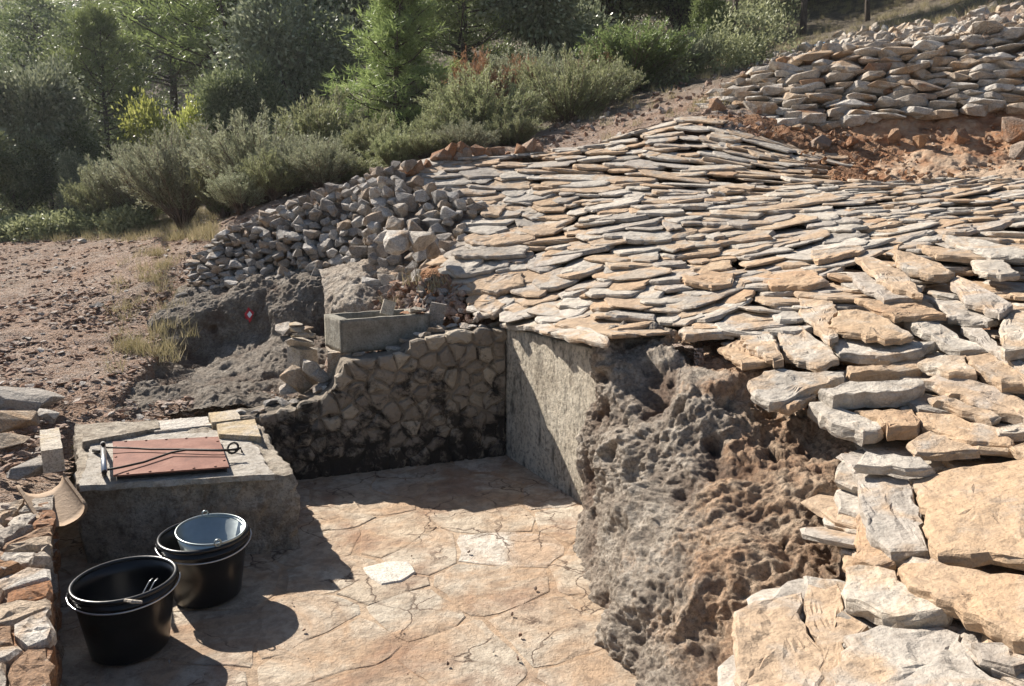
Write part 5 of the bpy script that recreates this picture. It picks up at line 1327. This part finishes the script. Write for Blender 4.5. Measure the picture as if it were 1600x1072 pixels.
# undergrowth between the shrubs
arr = []
for k in range(150):
    if k < 90: u = vr.uniform(-60, 1180); Y = vr.uniform(14.5, 24)
    else: u = vr.uniform(-40, 240); Y = vr.uniform(12.8, 15)
    x = (u - 800) / F * Y; z = h1(x, Y); n_ = 1500 if k < 90 else 700; hh = vr.uniform(.4, 1.0) if k < 90 else vr.uniform(.15, .35); w_ = hh * 1.1
    g_ = unit(vr.normal(size=(n_, 3))) * (vr.uniform(.3, 1.0, n_) ** .5)[:, None]; p_ = np.array([x, Y, z + hh * .35]) + g_ * np.array([w_, w_, hh])
    arr.append(leaf_arrays(p_, unit(vr.normal(size=(n_, 3)) * .8 + np.array([0, 0, .7])), .09, .016, np.clip(vr.uniform(.2, .7) + vr.normal(0, .2, n_), 0, 1)))
stuff(obj('undergrowth', foliage_mesh('undergrowth', arr), MAT['olive']))
# dry grass
def grass(name, pts, hgt, per, mat, wd=.003):
    n_ = len(pts) * per; p_ = np.repeat(pts, per, 0) + np.concatenate([vr.normal(size=(n_, 2)) * .05, np.zeros((n_, 1))], 1)
    d_ = unit(np.concatenate([vr.normal(size=(n_, 2)) * .45, np.ones((n_, 1))], 1)); hs = hgt * vr.uniform(.4, 1.2, n_)
    V, Fc, r_ = leaf_arrays(p_, d_, hs, wd, vr.uniform(0, 1, n_), False); me = foliage_mesh(name, [(V, Fc, r_)]); return stuff(obj(name, me, MAT[mat]))
gp = []
def gadd(u0, u1, v0, v1, n, cond=None):
    for k in range(n):
        u = vr.uniform(u0, u1); v = vr.uniform(v0, v1)
        c = cast(u, v)
        if c is not None and c.y < 28 and not inpoly(np.array([c.x]), np.array([c.y]), regw)[0] and (cond is None or cond(u, v)): gp.append(tuple(c))
gadd(-20, 340, 330, 378, 420); gadd(1010, 1640, -10, 125, 1500, lambda u, v: v < np.interp(u, [1010, 1100, 1240, 1300, 1450, 1640], [180, 130, 85, 60, 45, 5])); gadd(180, 300, 395, 580, 40); gadd(840, 1130, 100, 220, 60); gadd(560, 700, 420, 490, 8)
for (u, v) in ((214,548),(206,545),(220,555),(250,400),(262,420),(240,440)):
    c = cast(u, v); gp += [tuple(c + Vector((vr.normal() * .05, vr.normal() * .05, 0))) for _ in range(4)]
grass('dry_grass', np.array(gp), .16, 34, 'drygrass', .0032)
# bare twigs
def twigs(name, label, u, v, Y, n, L, up=.4):
    c = P(u, v, Y); polys = []
    for k in range(n):
        d = unit(vr.normal(size=3) * np.array([1, 1, .6]) + np.array([0, 0, up])); e = d * L * vr.uniform(.5, 1); pts = curve_pts((0, 0, 0), e, 6, .02 * L); polys.append((pts, .006, .0015))
        for q in range(3): s0 = pts[vr.integers(1, 5)]; polys.append(([s0, s0 + unit(d + vr.normal(size=3) * .7) * L * .3], .003, .001))
    return thing(name, label, 'twigs', None, c, branch_mesh(name, polys, 4), MAT['twig'])
twigs('dry_twigs', 'tangle of dry grey twigs in the hollow right of the trough', 655, 470, 5.9, 18, .38)
twigs('dry_root', 'brown dried root clump on top of the terrace wall', 1522, 62, 9.4, 26, .55)
twigs('dry_twigs', 'pale dry twigs lying on the dark rock near the path', 250, 575, 6.0, 10, .25, .1)
# ------------------------------------------------------------------ light haze over the valley wood
V = []; bx = [(-75, 75), (-12, 75), (-6, 34)]
hz = mesh_np('haze', [(x, y, z) for x in bx[0] for y in bx[1] for z in bx[2]], [(0, 1, 3, 2), (4, 6, 7, 5), (0, 4, 5, 1), (2, 3, 7, 6), (0, 2, 6, 4), (1, 5, 7, 3)])
hm = bpy.data.materials.new('haze'); hm.use_nodes = True; hm.node_tree.nodes.clear()
pv = hm.node_tree.nodes.new('ShaderNodeVolumePrincipled'); pv.inputs['Density'].default_value = .0006; pv.inputs['Color'].default_value = (.85, .9, 1, 1); pv.inputs['Anisotropy'].default_value = .4
mo = hm.node_tree.nodes.new('ShaderNodeOutputMaterial'); hm.node_tree.links.new(pv.outputs[0], mo.inputs['Volume'])
stuff(obj('haze', hz, hm))
